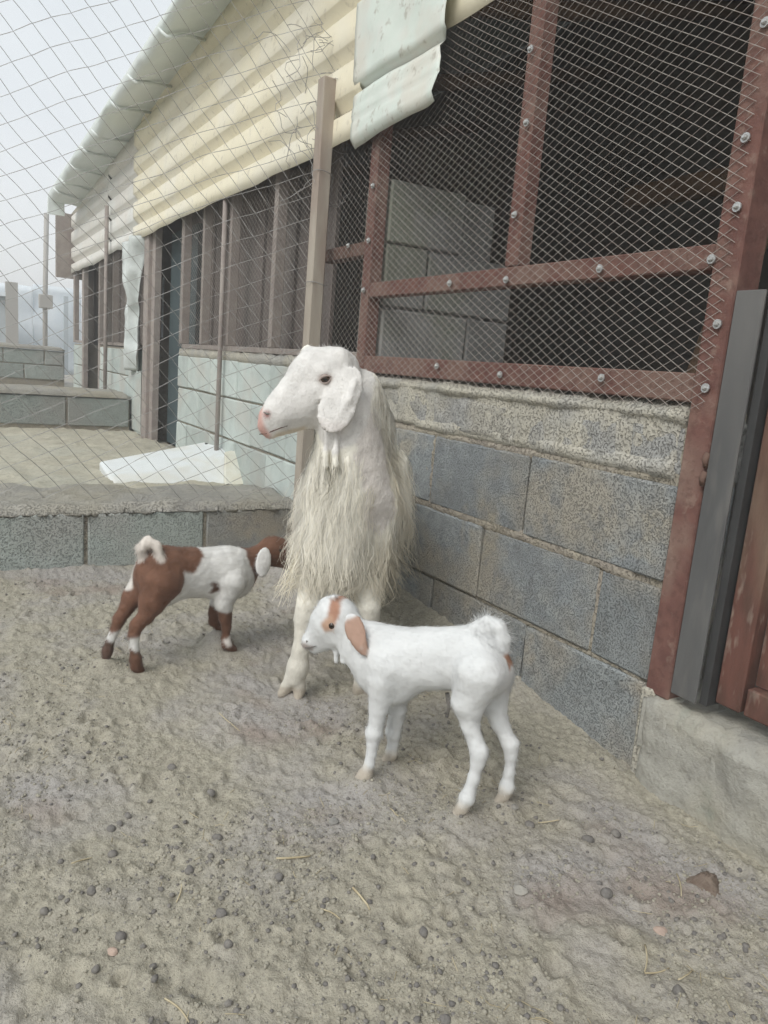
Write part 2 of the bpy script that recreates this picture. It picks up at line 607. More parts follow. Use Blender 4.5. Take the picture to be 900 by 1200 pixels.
def ground_z(x, y, fine=True):
    x, y = np.asarray(x, float).ravel(), np.asarray(y, float).ravel()
    z = bank(x, y)
    z = z + (fbm(P3(x * 3.2, y * 3.2), 3, 5) - .5) * .026
    z = z + (fbm(P3(x * 11, y * 11), 3, 9) - .5) * .015
    if fine:
        near = np.exp(-np.maximum(0, y - 2.7) * .4)
        lump = fbm(P3(x * 38, y * 38), 3, 21)
        z = z + (np.clip(lump - .50, 0, 1) * .015 + (fbm(P3(x * 60, y * 60), 2, 31, .9) - .5) * .009 + np.clip(fbm(P3(x * 105, y * 105), 2, 37, .9) - .5, 0, 1) * .015) * near
        for (hx, hy, r, d) in HOOF:
            q = (x - hx) ** 2 + (y - hy) ** 2
            k = q < (r * 2.6) ** 2
            if k.any():
                s = np.sqrt(q[k]) / r
                z[k] += d * (-np.exp(-s ** 2 * 1.3) + .55 * np.exp(-(s - 1.5) ** 2 * 5))
    z = z - .012
    for (fx, fy, fz) in FOOTED:
        w = np.exp(-((x - fx) ** 2 + (y - fy) ** 2) / .038 ** 2)
        z = z * (1 - w) + fz * w
    return z


def gz(x, y):
    return float(ground_z(np.array([x]), np.array([y]))[0])


# hooves first, so that the sand can meet them (white kid, mother, brown kid)
WK_FEET = {'fn': on_z(430, 909, .004), 'ff': on_z(458, 889, .004), 'hn': on_z(541, 951, .004), 'hf': on_z(592, 936, .004)}
MO_FEET = {'fr': on_z(344, 812, .004), 'fl': on_z(427, 810, .004)}
for q in list(WK_FEET.values()) + list(MO_FEET.values()):
    FOOTED.append((q[0], q[1], .004))


BK_TH = math.radians(40)
BK_A = math.cos(BK_TH) * unit(ROT[:, 0] * np.array([1, 1, 0])) + math.sin(BK_TH) * unit(ROT[:, 2] * np.array([1, 1, 0]))
BK_S = np.cross(np.array([0, 0, 1.]), BK_A)
BK_O = on_z(190, 775, 0.0)
for _px, _py, _off in ((163, 789, -.034), (124, 773, .040), (271, 765, -.030), (255, 739, .028)):
    q = on_plane(_px, _py, BK_O + BK_S * _off, BK_S)
    FOOTED.append((q[0], q[1], q[2] + .006))


def build_ground():
    xs = np.concatenate([-np.geomspace(120, .75, 40), np.arange(-.7, -.16, .010), np.arange(-.16, 1.26, .0042), np.arange(1.264, 1.42, .02), np.geomspace(1.45, 120, 40)])
    ys = np.concatenate([-np.geomspace(120, .3, 30)[:-1], np.linspace(-.3, .3, 14), np.arange(.31, 1.5, .0042), np.arange(1.5, 2.74, .0075), np.linspace(2.75, 6.0, 130), np.geomspace(6.05, 120, 60)])
    X, Y = np.meshgrid(xs, ys, indexing='ij')
    x, y = X.ravel(), Y.ravel()
    z = ground_z(x, y)
    far = np.clip((np.hypot(x, y) - 7) / 10, 0, 1)
    z = z * (1 - far) + .25 * far
    z = np.where(x > WX + .12, np.minimum(z, .02), z)
    me = mesh('ground', np.stack([x, y, z], -1), grid_faces(len(xs), len(ys)), True)
    o = link('ground', me, None, M['sand'])
    tag(o, kind='structure')


# ------------------------------------------------------------------ block walls
def rough_slab(lo, hi, mat, name, parent, axis=0, amp=.006, res=.012, freq=22., seed=1, sign=-1, edge=.0):
    """a box whose outer face (axis, sign) is a displaced grid"""
    lo, hi = np.array(lo, float), np.array(hi, float)
    b, c = [k for k in range(3) if k != axis]
    nu = max(3, int((hi[b] - lo[b]) / res) + 1)
    nv = max(3, int((hi[c] - lo[c]) / res) + 1)
    u, v = np.meshgrid(np.linspace(lo[b], hi[b], nu), np.linspace(lo[c], hi[c], nv), indexing='ij')
    p = np.zeros((nu * nv, 3))
    p[:, b], p[:, c] = u.ravel(), v.ravel()
    p[:, axis] = lo[axis] if sign < 0 else hi[axis]
    d = (fbm(p * freq + seed * 7.1, 4, seed) - .5) * 2
    rim = np.minimum.reduce([p[:, b] - lo[b], hi[b] - p[:, b], p[:, c] - lo[c], hi[c] - p[:, c]])
    fall = np.clip(rim / .018, 0, 1) - 1
    p[:, axis] += sign * (d * amp + fall * amp * 1.6)
    if edge:
        k = rim < 1e-6
        p[k] += rng.normal(0, edge, (k.sum(), 3)) * np.array([q != axis for q in range(3)])
    f = grid_faces(nu, nv)
    n = len(p)
    back = p.copy()
    back[:, axis] = hi[axis] if sign < 0 else lo[axis]
    ring = [i * nv for i in range(nu)] + [(nu - 1) * nv + j for j in range(1, nv)] + [i * nv + nv - 1 for i in range(nu - 2, -1, -1)] + [j for j in range(nv - 2, 0, -1)]
    side = np.array([[ring[i], ring[(i + 1) % len(ring)], n + ring[(i + 1) % len(ring)], n + ring[i]] for i in range(len(ring))])
    me = mesh(name, np.concatenate([p, back]), np.concatenate([f, side]), True)
    try:
        bpy.context.view_layer.update()
        import bmesh
        bm = bmesh.new()
        bm.from_mesh(me)
        bmesh.ops.recalc_face_normals(bm, faces=bm.faces)
        loose = [q for q in bm.verts if not q.link_faces]
        bmesh.ops.delete(bm, geom=loose, context='VERTS')
        bm.to_mesh(me)
        bm.free()
    except Exception:
        pass
    return link(name, me, parent, mat)


_block_cache = {}


def block(parent, centre, size, mat, depth_axis=0, variant=None):
    """one concrete block: chamfered, slightly uneven box; shared mesh data"""
    variant = random.randrange(4) if variant is None else variant
    key = (tuple(round(s, 3) for s in size), mat.name, variant)
    if key not in _block_cache:
        b = MB()
        h = np.array(size) / 2
        b.box(-h, h, ch=.005, jit=.0022)
        me = mesh('block', b.v, b.f)
        me.materials.append(mat)
        _block_cache[key] = me
    o = bpy.data.objects.new('block', _block_cache[key])
    col.objects.link(o)
    o.parent = parent
    base = parent_origin(parent)
    off = np.array(centre, float)
    off[depth_axis] += random.uniform(-.0025, .0025)
    o.location = Vector(off) - base
    return o


def course(parent, axis, start, joints, z0, z1, face, depth, mats, joint=.007):
    """a row of blocks between the given joints; axis = 1 runs along Y with the face at X, axis = 0 along X with the face at Y"""
    for a, b in zip(joints[:-1], joints[1:]):
        mid, ln = (a + b) / 2, abs(b - a) - joint
        zc, hz = (z0 + z1) / 2, (z1 - z0)
        if axis == 1:
            block(parent, (face + depth / 2, mid, zc), (depth, ln, hz), random.choice(mats), 0)
        else:
            block(parent, (mid, face + depth / 2, zc), (ln, depth, hz), random.choice(mats), 1)


build_ground()


def yard_ground():
    xs, ys = np.linspace(-4.0, WX + .02, 210), np.concatenate([np.arange(2.84, 5.6, .02), np.linspace(5.62, 9.2, 60)])
    X, Y = np.meshgrid(xs, ys, indexing='ij')
    x, y = X.ravel(), Y.ravel()
    z = ground_z(x, y) + .006 + (fbm(P3(x * 20, y * 20), 3, 77) - .5) * .03 + .01 * np.clip((y - 3.1) / .3, 0, 1)
    tag(link('yard_ground', mesh('yard_ground', np.stack([x, y, z], -1), grid_faces(len(xs), len(ys)), True), None, M['yard_sand']), kind='structure')


yard_ground()

# ------------------------------------------------------------------ the shed
shed = empty('shed', (WX, 4.0, 0.0))
tag(shed, 'long low livestock shed with cream ribbed siding and wire mesh windows over block walls', 'shed')

# near wall: four courses of blocks on a mortar core
wall = MB().box((WX + .012, .932, -.1), (WX + .19, 2.64, .742)).build('wall', M['mortar'], shed)
course(wall, 1, 0, [.925, 1.30, 1.71, 2.12, 2.53, 2.64], -.02, .178, WX, .19, [M['block'], M['block_b']])
course(wall, 1, 0, [.925, 1.092, 1.503, 1.91, 2.32, 2.64], .187, .383, WX, .19, [M['block'], M['block_b']])
course(wall, 1, 0, [.925, 1.355, 1.765, 2.17, 2.58, 2.64], .398, .594, WX, .19, [M['block'], M['block_b']])


def mortar_strip(y0, y1, z, hz, seed, proud=.006, parent=wall):
    rough_slab((WX - proud, y0, z - hz), (WX + .05, y1, z + hz), M['mortar'], 'mortar_joint', parent, 0, .006, .009, 40, seed, -1, .003)


mortar_strip(1.0, 2.3, .391, .016, 3, .003)
mortar_strip(1.15, 1.75, .388, .014, 4, .003)
mortar_strip(1.078, 1.112, .285, .097, 5, .000)
mortar_strip(1.72, 1.81, .50, .10, 6, -.003)
mortar_strip(1.0, 2.3, .598, .012, 8, .001)
mortar_strip(.94, 1.5, .182, .007, 9, -.001)
# top course, half buried in rough mortar
for k, (y0, y1, z1, dx) in enumerate([(.922, 1.075, .742, .004), (1.085, 1.42, .735, .002), (1.43, 1.80, .74, -.002), (1.81, 2.25, .745, .003), (2.26, 2.64, .745, .0)]):
    rough_slab((WX + dx, y0, .606), (WX + .19, y1, z1 - .02), M['top_block'], 'block', wall, 0, .012, .009, 20, 30 + k, -1, .004)
rough_slab((WX - .010, .925, .705), (WX + .10, 2.64, .7565), M['plaster'], 'mortar_bed', wall, 0, .020, .009, 11, 41, -1, .006)
rough_slab((WX - .002, .935, .594), (WX + .10, 1.9, .652), M['plaster'], 'mortar_bed', wall, 0, .016, .009, 10, 42, -1, .004)
rough_slab((WX + .004, .93, .60), (WX + .10, 2.3, .757), M['plaster'], 'mortar_bed', wall, 0, .022, .009, 6.5, 44, -1, .004)

# far stretch of the same wall, limewashed
wall2 = MB().box((WX + .012, 2.66, .0), (WX + .19, 4.49, .775)).build('wall', M['mortar'], shed)
course(wall2, 1, 0, [2.66, 3.05, 3.46, 3.87, 4.28, 4.49], .17, .362, WX, .19, [M['block_white']])
course(wall2, 1, 0, [2.66, 2.84, 3.25, 3.66, 4.07, 4.49], .372, .566, WX, .19, [M['block_white']])
course(wall2, 1, 0, [2.66, 3.05, 3.46, 3.87, 4.28, 4.49], .576, .752, WX, .19, [M['block_white']])
rough_slab((WX - .004, 2.66, .745), (WX + .19, 4.49, .795), M['plaster'], 'mortar_bed', wall2, 0, .006, .02, 16, 51, -1, .003)
wall3 = MB().box((WX + .012, 5.36, .0), (WX + .19, 7.02, .775)).build('wall', M['mortar'], shed)
for r, off in enumerate((0, .2, 0)):
    course(wall3, 1, 0, [5.36] + [5.56 + off * .5 + .41 * i for i in range(4)] + [7.02], .17 + r * .2, .362 + r * .2, WX, .19, [M['block_white']])
wall4 = MB().box((WX + .012, 7.95, .0), (WX + .19, 8.5, .775)).build('wall', M['mortar'], shed)
for r in range(3):
    course(wall4, 1, 0, [7.95, 8.2 + .1 * (r % 2), 8.5], .17 + r * .2, .362 + r * .2, WX, .19, [M['block_white']])


# steel frame of the mesh windows
def bar(y0, y1, z0, z1, mat, name, x0=WX - .004, x1=WX + .042, top_shift=0.0):
    b = MB()
    b.box((x0, y0, z0), (x1, y1, z1), ch=.003)
    return b.build(name, mat, shed)


bar(.925, 2.215, .757, .812, M['rust'], 'window_rail')
bar(.925, 2.215, 1.000, 1.046, M['rust'], 'window_rail')
bar(2.217, 2.267, .757, 2.0, M['rust'], 'window_post', WX - .006)
bar(1.482, 1.530, 1.048, 2.0, M['rust'], 'window_post', WX - .002)
bar(.866, .922, .172, 2.2, M['rust'], 'gate_post', WX - .008, WX + .06)
bar(2.27, 2.585, 1.138, 1.182, M['rust_dark'], 'window_rail')
bar(2.27, 4.44, .797, .822, M['frame_far'], 'window_rail', WX + .002)
for y, w in ((3.065, .04), (3.63, .035), (4.06, .032), (4.45, .05)):
    bar(y - w / 2, y + w / 2, .824, 1.56, M['frame_far'], 'window_post', WX - .004)
for y, w, z0 in ((5.13, .08, .17), (5.32, .07, .17), (5.95, .04, .79), (6.45, .035, .79), (7.04, .06, .17), (7.90, .09, .17), (8.45, .07, .79)):
    bar(y - w / 2, y + w / 2, z0, 1.56, M['frame_far'], 'window_post', WX - .004)
bar(5.37, 7.0, .785, .81, M['frame_far'], 'window_rail', WX + .002)
bar(7.96, 8.4, .785, .81, M['frame_far'], 'window_rail', WX + .002)


# expanded-metal mesh
def wire_mesh(y0, y1, z0, z1, dy, dz, r, x=WX - .012, sag=.002, clip=None):
    b = MB()
    slope = dz / dy
    H, Ls = z1 - z0, y1 - y0
    for s in (1, -1):
        c0 = -H / slope
        k = c0
        while k < Ls:
            # line y = k + t, z = t*slope (s=1) or z1 - t*slope
            t0, t1 = max(0.0, -k), min(H / slope, Ls - k)
            if t1 - t0 > dy * .4:
                n = max(2, int((t1 - t0) / (dy * 3)) + 1)
                t = np.linspace(t0, t1, n)
                yy = y0 + k + t
                zz = z0 + t * slope if s > 0 else z1 - t * slope
                w = (fbm(P3(yy * 3, zz * 3, s * 3.), 2, 3) - .5) * .018
                ww = (fbm(P3(yy * 3, zz * 3, s * 3. + 9), 2, 5) - .5) * .018
                pts = np.stack([np.full(n, x - s * r * .6) + (fbm(P3(yy * 4, zz * 4), 2, 4) - .5) * .006, yy + w, zz + ww], -1)
                b.tube(pts, r, 3, False)
            k += dy
    o = b.build('wire_mesh', M['wire'], shed)
    o['kind'] = 'stuff'
    return o


wire_mesh(.885, 2.262, .745, 1.99, .0355, .0205, .00068)
wire_mesh(2.262, 2.61, .80, 1.68, .0345, .024, .00068)
wire_mesh(2.63, 4.46, .80, 1.53, .036, .025, .00068)
wire_mesh(5.35, 7.03, .80, 1.53, .044, .03, .001)

# bolts holding the mesh
_b = MB()
_b.tube([(0, 0, 0), (-.003, 0, 0)], .0088, 10)
_b.tube([(-.003, 0, 0), (-.0065, 0, 0), (-.009, 0, 0)], [.0052, .005, .003], 8)
bolt_me = mesh('bolt', _b.v, _b.f)
bolt_me.materials.append(M['bolt'])
for px, py in ((623, 58), (618, 144), (604, 252), (528, 332), (594, 328), (704, 315), (835, 304), (875, 162), (865, 243), (898, 27),
               (842, 380), (828, 455), (706, 443), (587, 439), (513, 429), (438, 218), (433, 282), (427, 340), (409, 288)):
    q = on_x(px, py, WX - .010)
    o = bpy.data.objects.new('bolt', bolt_me)
    col.objects.link(o)
    o.parent = shed
    o.location = Vector(q) - parent_origin(shed) + Vector((-.002, 0, 0))
    o.rotation_euler = (random.uniform(0, 3), random.uniform(-.15, .15), 0)


# ribbed siding
def siding(y0, y1, zb, zt_fn, mat, name, x=WX - .045, pitch=.156, wave=.0008, seed=0, phase=0.0, thick=.002):
    prof = []
    z = 0.0
    first = True
    zmax = 1.0
    while z < zmax:
        for (dz, dx) in ((0.0, 0.0), (.090, .0), (.094, .050), (.102, .052), (.152, .002)):
            prof.append((z + dz, dx))
        z += pitch
    prof = np.array(prof)
    ny = max(4, int((y1 - y0) / .05))
    ys = np.linspace(y0, y1, ny)
    V = []
    for yy in ys:
        zt = zt_fn(yy)
        w = (fbm(P3(np.full(len(prof), yy * 2.2), prof[:, 0] * 3, seed), 3, seed + 3) - .5)
        zz = zb + np.minimum(prof[:, 0] - phase, zt - zb)
        zz[0] += (vnoise(P3(np.array([yy * 5.]), seed, 2.), 6)[0] - .5) * .016
        V.append(np.stack([x + prof[:, 1] + w * wave * 4, np.full(len(prof), yy), zz + w * wave * 2], -1))
    V = np.array(V)
    nv = V.shape[1]
    f = grid_faces(ny, nv)
    me = mesh(name, V.reshape(-1, 3), f)
    o = link(name, me, shed, mat)
    md = o.modifiers.new('thickness', 'SOLIDIFY')
    md.thickness = thick
    return o


eave = lambda y: 2.37 - .062 * (y - 3.5)
siding(2.30, 5.56, 1.50, eave, M['siding'], 'siding_panel', seed=1)
siding(5.575, 6.58, 1.495, eave, M['siding_pale'], 'siding_panel', seed=2, x=WX - .024)
siding(6.59, 8.52, 1.475, eave, M['siding_pale'], 'siding_panel', seed=3, x=WX - .02)
siding(-.6, 1.90, 1.695, eave, M['siding'], 'siding_panel', seed=4, x=WX - .016)
siding(1.905, 2.31, 1.70, eave, M['siding'], 'siding_panel', seed=5, x=WX - .022)


# loose pale patch sheet over the siding's torn corner
def patch_sheet():
    ny, nz = 30, 40
    y = np.linspace(1.84, 2.335, ny)
    z = np.linspace(1.487, 1.90, nz)
    Y, Z = np.meshgrid(y, z, indexing='ij')
    u, v = (Y - y[0]) / (y[-1] - y[0]), (Z - z[0]) / (z[-1] - z[0])
    x = np.full(Y.shape, WX - .046)
    rib = lambda c, w: np.exp(-((Z - c) / w) ** 2)
    x += .022 * rib(1.655, .012) - .010 * (Z > 1.66) + .004 * rib(1.56, .004) + .004 * rib(1.60, .004)
    x -= .03 * (1 - u) ** 2 * np.clip(1.62 - Z, 0, 1) / .13
    x += .02 * np.exp(-((Z - z[0]) / .012) ** 2)
    n = fbm(np.stack([Y.ravel() * 7, Z.ravel() * 7, 0 * Y.ravel()], -1), 3, 77).reshape(Y.shape)
    x += (n - .5) * .02
    Yd = Y + (fbm(P3(Z.ravel() * 9, 0.), 2, 8).reshape(Y.shape) - .5) * .05 * (1 - u) ** 2 - .035 * (1 - u) * (Z > 1.665) 
    Zd = Z + .018 * np.sin(u * 3.1) * (1 - v) ** 3 - .012 * (1 - v) ** 3 + .02 * (1 - u) ** 6 * (1 - v) ** 3
    me = mesh('patch_sheet', np.stack([x, Yd, Zd], -1).reshape(-1, 3), grid_faces(ny, nz), True)
    o = link('patch_sheet', me, shed, M['flap'])
    md = o.modifiers.new('thickness', 'SOLIDIFY')
    md.thickness = .002


patch_sheet()


# roof sheet with its sagging overhang
def roof():
    ys = np.linspace(-1.2, 8.12, 190)
    V = []
    for yy in ys:
        e = eave(yy)
        lap = (yy * 1.15) % 1.0
        s = .018 * lap + (vnoise(P3(np.array([yy * 3.]), 0, 0), 3)[0] - .5) * .045
        zo = 2.29 - .036 * (yy - 3.75)
        row = [(WX + .01, e - .012), (1.15, e * .7 + zo * .3 - s * .6), (1.06, e * .35 + zo * .65 - s * .9 - .02), (.985, zo - .028 - s), (.955 + s * .3, zo - .01 - s * .6),
               (.95, zo + .02), (.965, zo + .045), (1.10, zo + .10), (WX + .4, zo + .22), (WX + 1.4, zo + .60), (WX + 2.9, zo + 1.1)]
        V.append([(x, yy, z) for x, z in row])
    V = np.array(V)
    o = link('roof', mesh('roof', V.reshape(-1, 3), grid_faces(V.shape[0], V.shape[1]), True), shed, M['roof'])
    # folds where the sheets overlap
    for yy in (3.95, 4.62, 5.1, 5.75, 6.2, 6.75, 7.3, 7.7):
        e, zo = eave(yy), 2.29 - .036 * (yy - 3.75)
        b = MB()
        pts = np.array([(1.20, yy + .05, e * .85 + zo * .15 - .03), (1.06, yy + random.uniform(-.05, .05), e * .35 + zo * .65 - .042), (.98, yy - .03, zo - .052), (.945, yy, zo - .012)])
        b.tube(pts, [.008, .012, .012, .006], 5)
        b.build('sheet_fold', M['roof'], o, True)
    fl = MB()
    fl.box((.945, 8.09, 1.965), (1.09, 8.12, 2.14), jit=.006)
    fl.build('fascia_end', M['roof'], o)


roof()
MB().box((WX - .16, 8.53, 1.43), (WX + .1, 8.57, 2.06), jit=.004).build('corner_board', M['frame_far'], shed)

# the dark inside: back wall, floor, end walls, partition, beams, stall rail
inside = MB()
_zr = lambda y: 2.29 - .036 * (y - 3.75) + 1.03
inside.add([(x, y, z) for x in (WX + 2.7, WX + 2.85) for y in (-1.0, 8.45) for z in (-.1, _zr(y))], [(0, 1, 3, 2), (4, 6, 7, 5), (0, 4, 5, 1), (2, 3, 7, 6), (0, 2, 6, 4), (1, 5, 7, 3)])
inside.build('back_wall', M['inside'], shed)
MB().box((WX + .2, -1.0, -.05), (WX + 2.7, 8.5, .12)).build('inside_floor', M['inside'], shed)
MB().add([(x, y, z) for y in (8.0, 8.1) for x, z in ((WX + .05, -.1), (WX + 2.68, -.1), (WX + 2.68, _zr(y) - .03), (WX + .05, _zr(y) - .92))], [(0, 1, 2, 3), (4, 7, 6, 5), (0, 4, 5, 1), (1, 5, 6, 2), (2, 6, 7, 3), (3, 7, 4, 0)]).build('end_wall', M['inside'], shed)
for y0, y1, n, z0 in ((2.72, 4.42, 9, .80), (5.40, 6.98, 7, .79), (7.97, 8.40, 2, .79)):
    for i in range(n):
        w = (y1 - y0) / n
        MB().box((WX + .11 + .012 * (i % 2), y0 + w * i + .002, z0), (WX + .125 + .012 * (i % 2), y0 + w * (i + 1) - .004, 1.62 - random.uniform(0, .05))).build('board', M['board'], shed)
part = MB().box((WX + .055, 2.240, .1), (WX + .50, 2.38, 1.37)).build('partition_wall', M['inside_block'], shed)
for r in range(7):
    z0 = 1.39 - .205 * (r + 1)
    x, xe = WX + .05, WX + (.36 if r == 0 else (.60 if r < 3 else .66))
    joints = [x, xe] if r == 0 else ([x, x + .17, xe] if r % 2 else [x, x + .36, xe])
    for a, b_ in zip(joints[:-1], joints[1:]):
        block(part, ((a + b_) / 2, 2.295, z0 + .1), (b_ - a - .008, .16, .196), M['inside_block'], 1)
for k, (y, z) in enumerate(((.7, 2.15), (1.3, 2.2), (1.95, 2.2), (2.9, 2.15), (3.9, 2.1), (5.2, 2.05), (6.6, 2.0))):
    b = MB()
    p0, p1 = np.array([WX + .1, y, z]), np.array([WX + 2.7, y + .1, z + .75])
    b.tube(np.stack([p0, (p0 + p1) / 2 + np.array([0, 0, -.02]), p1]), .045, 7)
    b.build('roof_beam', M['beam'], shed, True)
MB().tube([(WX + .9, 1.75, .1), (WX + .85, 1.2, 2.3)], .05, 7).build('inside_prop', M['beam'], shed, True)
MB().box((WX + 1.2, .3, 1.5), (WX + 1.26, 2.3, 1.58)).build('inside_rail', M['beam'], shed)

# dark panel puts the doorway's shade into colour, torn white sheeting on the jamb
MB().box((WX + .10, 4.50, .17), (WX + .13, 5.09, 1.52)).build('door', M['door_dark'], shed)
MB().box((WX - .03, 5.17, .17), (WX + .05, 5.28, 1.53), ch=.006).build('door_jamb', M['frame_far'], shed)


def torn_sheet():
    ny, nz = 16, 40
    u, v = np.meshgrid(np.linspace(0, 1, ny), np.linspace(0, 1, nz), indexing='ij')
    z = .62 + .89 * v
    wd = .16 + .22 * np.clip((v - .55) / .45, 0, 1) + .14 * np.exp(-((v - .12) / .14) ** 2)
    mid = 5.56 - .05 * v
    wob = fbm(np.stack([u.ravel() * 4, v.ravel() * 7, 0 * u.ravel()], -1), 3, 91).reshape(u.shape) - .5
    y = mid + (u - .5) * wd * 1.3 + wob * .10
    x = WX - .05 + .07 * np.sin(u * 9 + v * 2) * .5 + wob * .07
    me = mesh('torn_sheet', np.stack([x, y, z], -1).reshape(-1, 3), grid_faces(ny, nz), True)
    o = link('torn_sheet', me, shed, M['torn'])
    o.modifiers.new('thickness', 'SOLIDIFY').thickness = .003


torn_sheet()
MB().box((WX - .02, 5.38, .2), (WX + .0, 5.72, .62), jit=.01).build('jamb_block', M['block_white'], shed)
MB().box((WX + .6, 7.3, .9), (WX + .62, 7.8, 1.45)).build('inside_sheet', M['far_white'], shed)  # pale sheet added to paint the daylight seen through an opening
# slim uprights standing before the wall
MB().tube([(WX - .03, 3.63, .16), (WX - .03, 3.635, .9), (WX - .03, 3.64, 1.53)], .012, 7).build('upright_pipe', M['frame_far'], shed, True)
MB().tube([(WX - .06, 6.42, .2), (WX - .06, 6.42, 1.85)], .016, 7).build('upright_pipe', M['frame_far'], shed, True)

# ------------------------------------------------------------------ threshold step and gate
step = empty('threshold_step', (WX, .5, 0))
tag(step, 'worn concrete threshold step running under the red gate', 'step')
rough_slab((WX - .028, -.6, -.06), (WX + .2, .918, .168), M['step'], 'step_block', step, 0, .016, .010, 13, 61, -1, .004)
rough_slab((WX - .024, -.6, .06), (WX + .2, .912, .172), M['step'], 'step_tread', step, 2, .008, .010, 16, 62, 1, .003)
MB().box((WX - .012, .895, -.05), (WX + .05, .93, .182), ch=.006, jit=.004).build('step_end', M['plaster'], step)

gate = empty('gate', (WX, .5, .17))
tag(gate, 'rusty red steel gate with scratched paint and a grey steel edge strip', 'gate')
# grey angle-iron stop fixed along the gate's edge
g = MB()
g.box((WX - .016, .802, .196), (WX - .010, .858, .958), ch=.0015)
g.build('edge_strip', M['steel'], gate)
g = MB()
g.box((WX - .006, .784, .197), (WX + .045, .800, .957), ch=.001)
g.build('edge_flange', M['steel_dark'], gate)  # side face's shade painted in with a darker copy of the steel
MB().box((WX + .012, .730, .205), (WX + .05, .781, 2.1), ch=.003).build('gate_stile', M['gate_red'], gate)
MB().box((WX + .012, -.35, .205), (WX + .05, .723, .258), ch=.003).build('gate_rail', M['gate_red'], gate)
MB().box((WX + .012, -.35, .86), (WX + .05, .723, .905), ch=.003).build('gate_rail', M['gate_red'], gate)
MB().box((WX + .036, -.35, .26), (WX + .042, .723, .858)).build('gate_sheet', M['gate_red'], gate)
MB().box((WX + .036, -.35, .907), (WX + .042, .723, 2.05)).build('gate_sheet', M['gate_red'], gate)
for z in (.62, .655):
    MB().tube([(WX - .014, .862, z - .012), (WX - .02, .862, z), (WX - .014, .862, z + .012)], .006, 6).build('weld_tab', M['rust_dark'], gate, True)

# ------------------------------------------------------------------ low block wall across the yard
low = empty('low_block_wall', (.6, 2.64, 0))
tag(low, 'low wall of grey green concrete blocks with a rough mortar cap below the wire fence', 'wall')
p0, p1 = on_z(0, 598, .21), on_z(330, 600, .21)
ang = math.atan2(p1[1] - p0[1], p1[0] - p0[0])
low.rotation_euler = (0, 0, 0)


class Local:
    pass


def low_block_wall():
    # built along X at Y = 2.62, then each piece carries the wall's slight turn
    jx = [-1.15, -.74, -.325, .02, .424, .84, 1.225]
    core = MB().box((-1.15, 2.638, -.08), (1.225, 2.80, .20)).build('wall_core', M['mortar'], low)
    for a, b in zip(jx[:-1], jx[1:]):
        block(low, ((a + b) / 2, 2.63 + .08, .107), (b - a - .012, .16, .196), M['block_green' if a < .8 else 'block_b'], 1)
    rough_slab((-1.15, 2.626, .2065), (1.226, 3.06, .232), M['cap'], 'mortar_cap', low, 2, .022, .012, 9, 71, 1, .006)
    rough_slab((-1.15, 2.585, -.08), (1.2, 2.80, .002), M['cap'], 'footing', low, 1, .010, .016, 9, 72, -1, .003)


low_block_wall()

# ------------------------------------------------------------------ fence post and chain-link fence
fence = empty('chain_link_fence', (1.19, 2.66, .22))
tag(fence, 'sagging chain link fence of wide diamond wire hung from a brown steel post', 'fence')
pb, pt = on_y(365, 400, 2.50), on_y(383, 92, 2.50)
fp = MB()
fp.box((pb[0] - .025, 2.475, -.05), (pb[0] + .025, 2.525, pt[2]), ch=.004)
fp.build('fence_post', M['post'], fence)


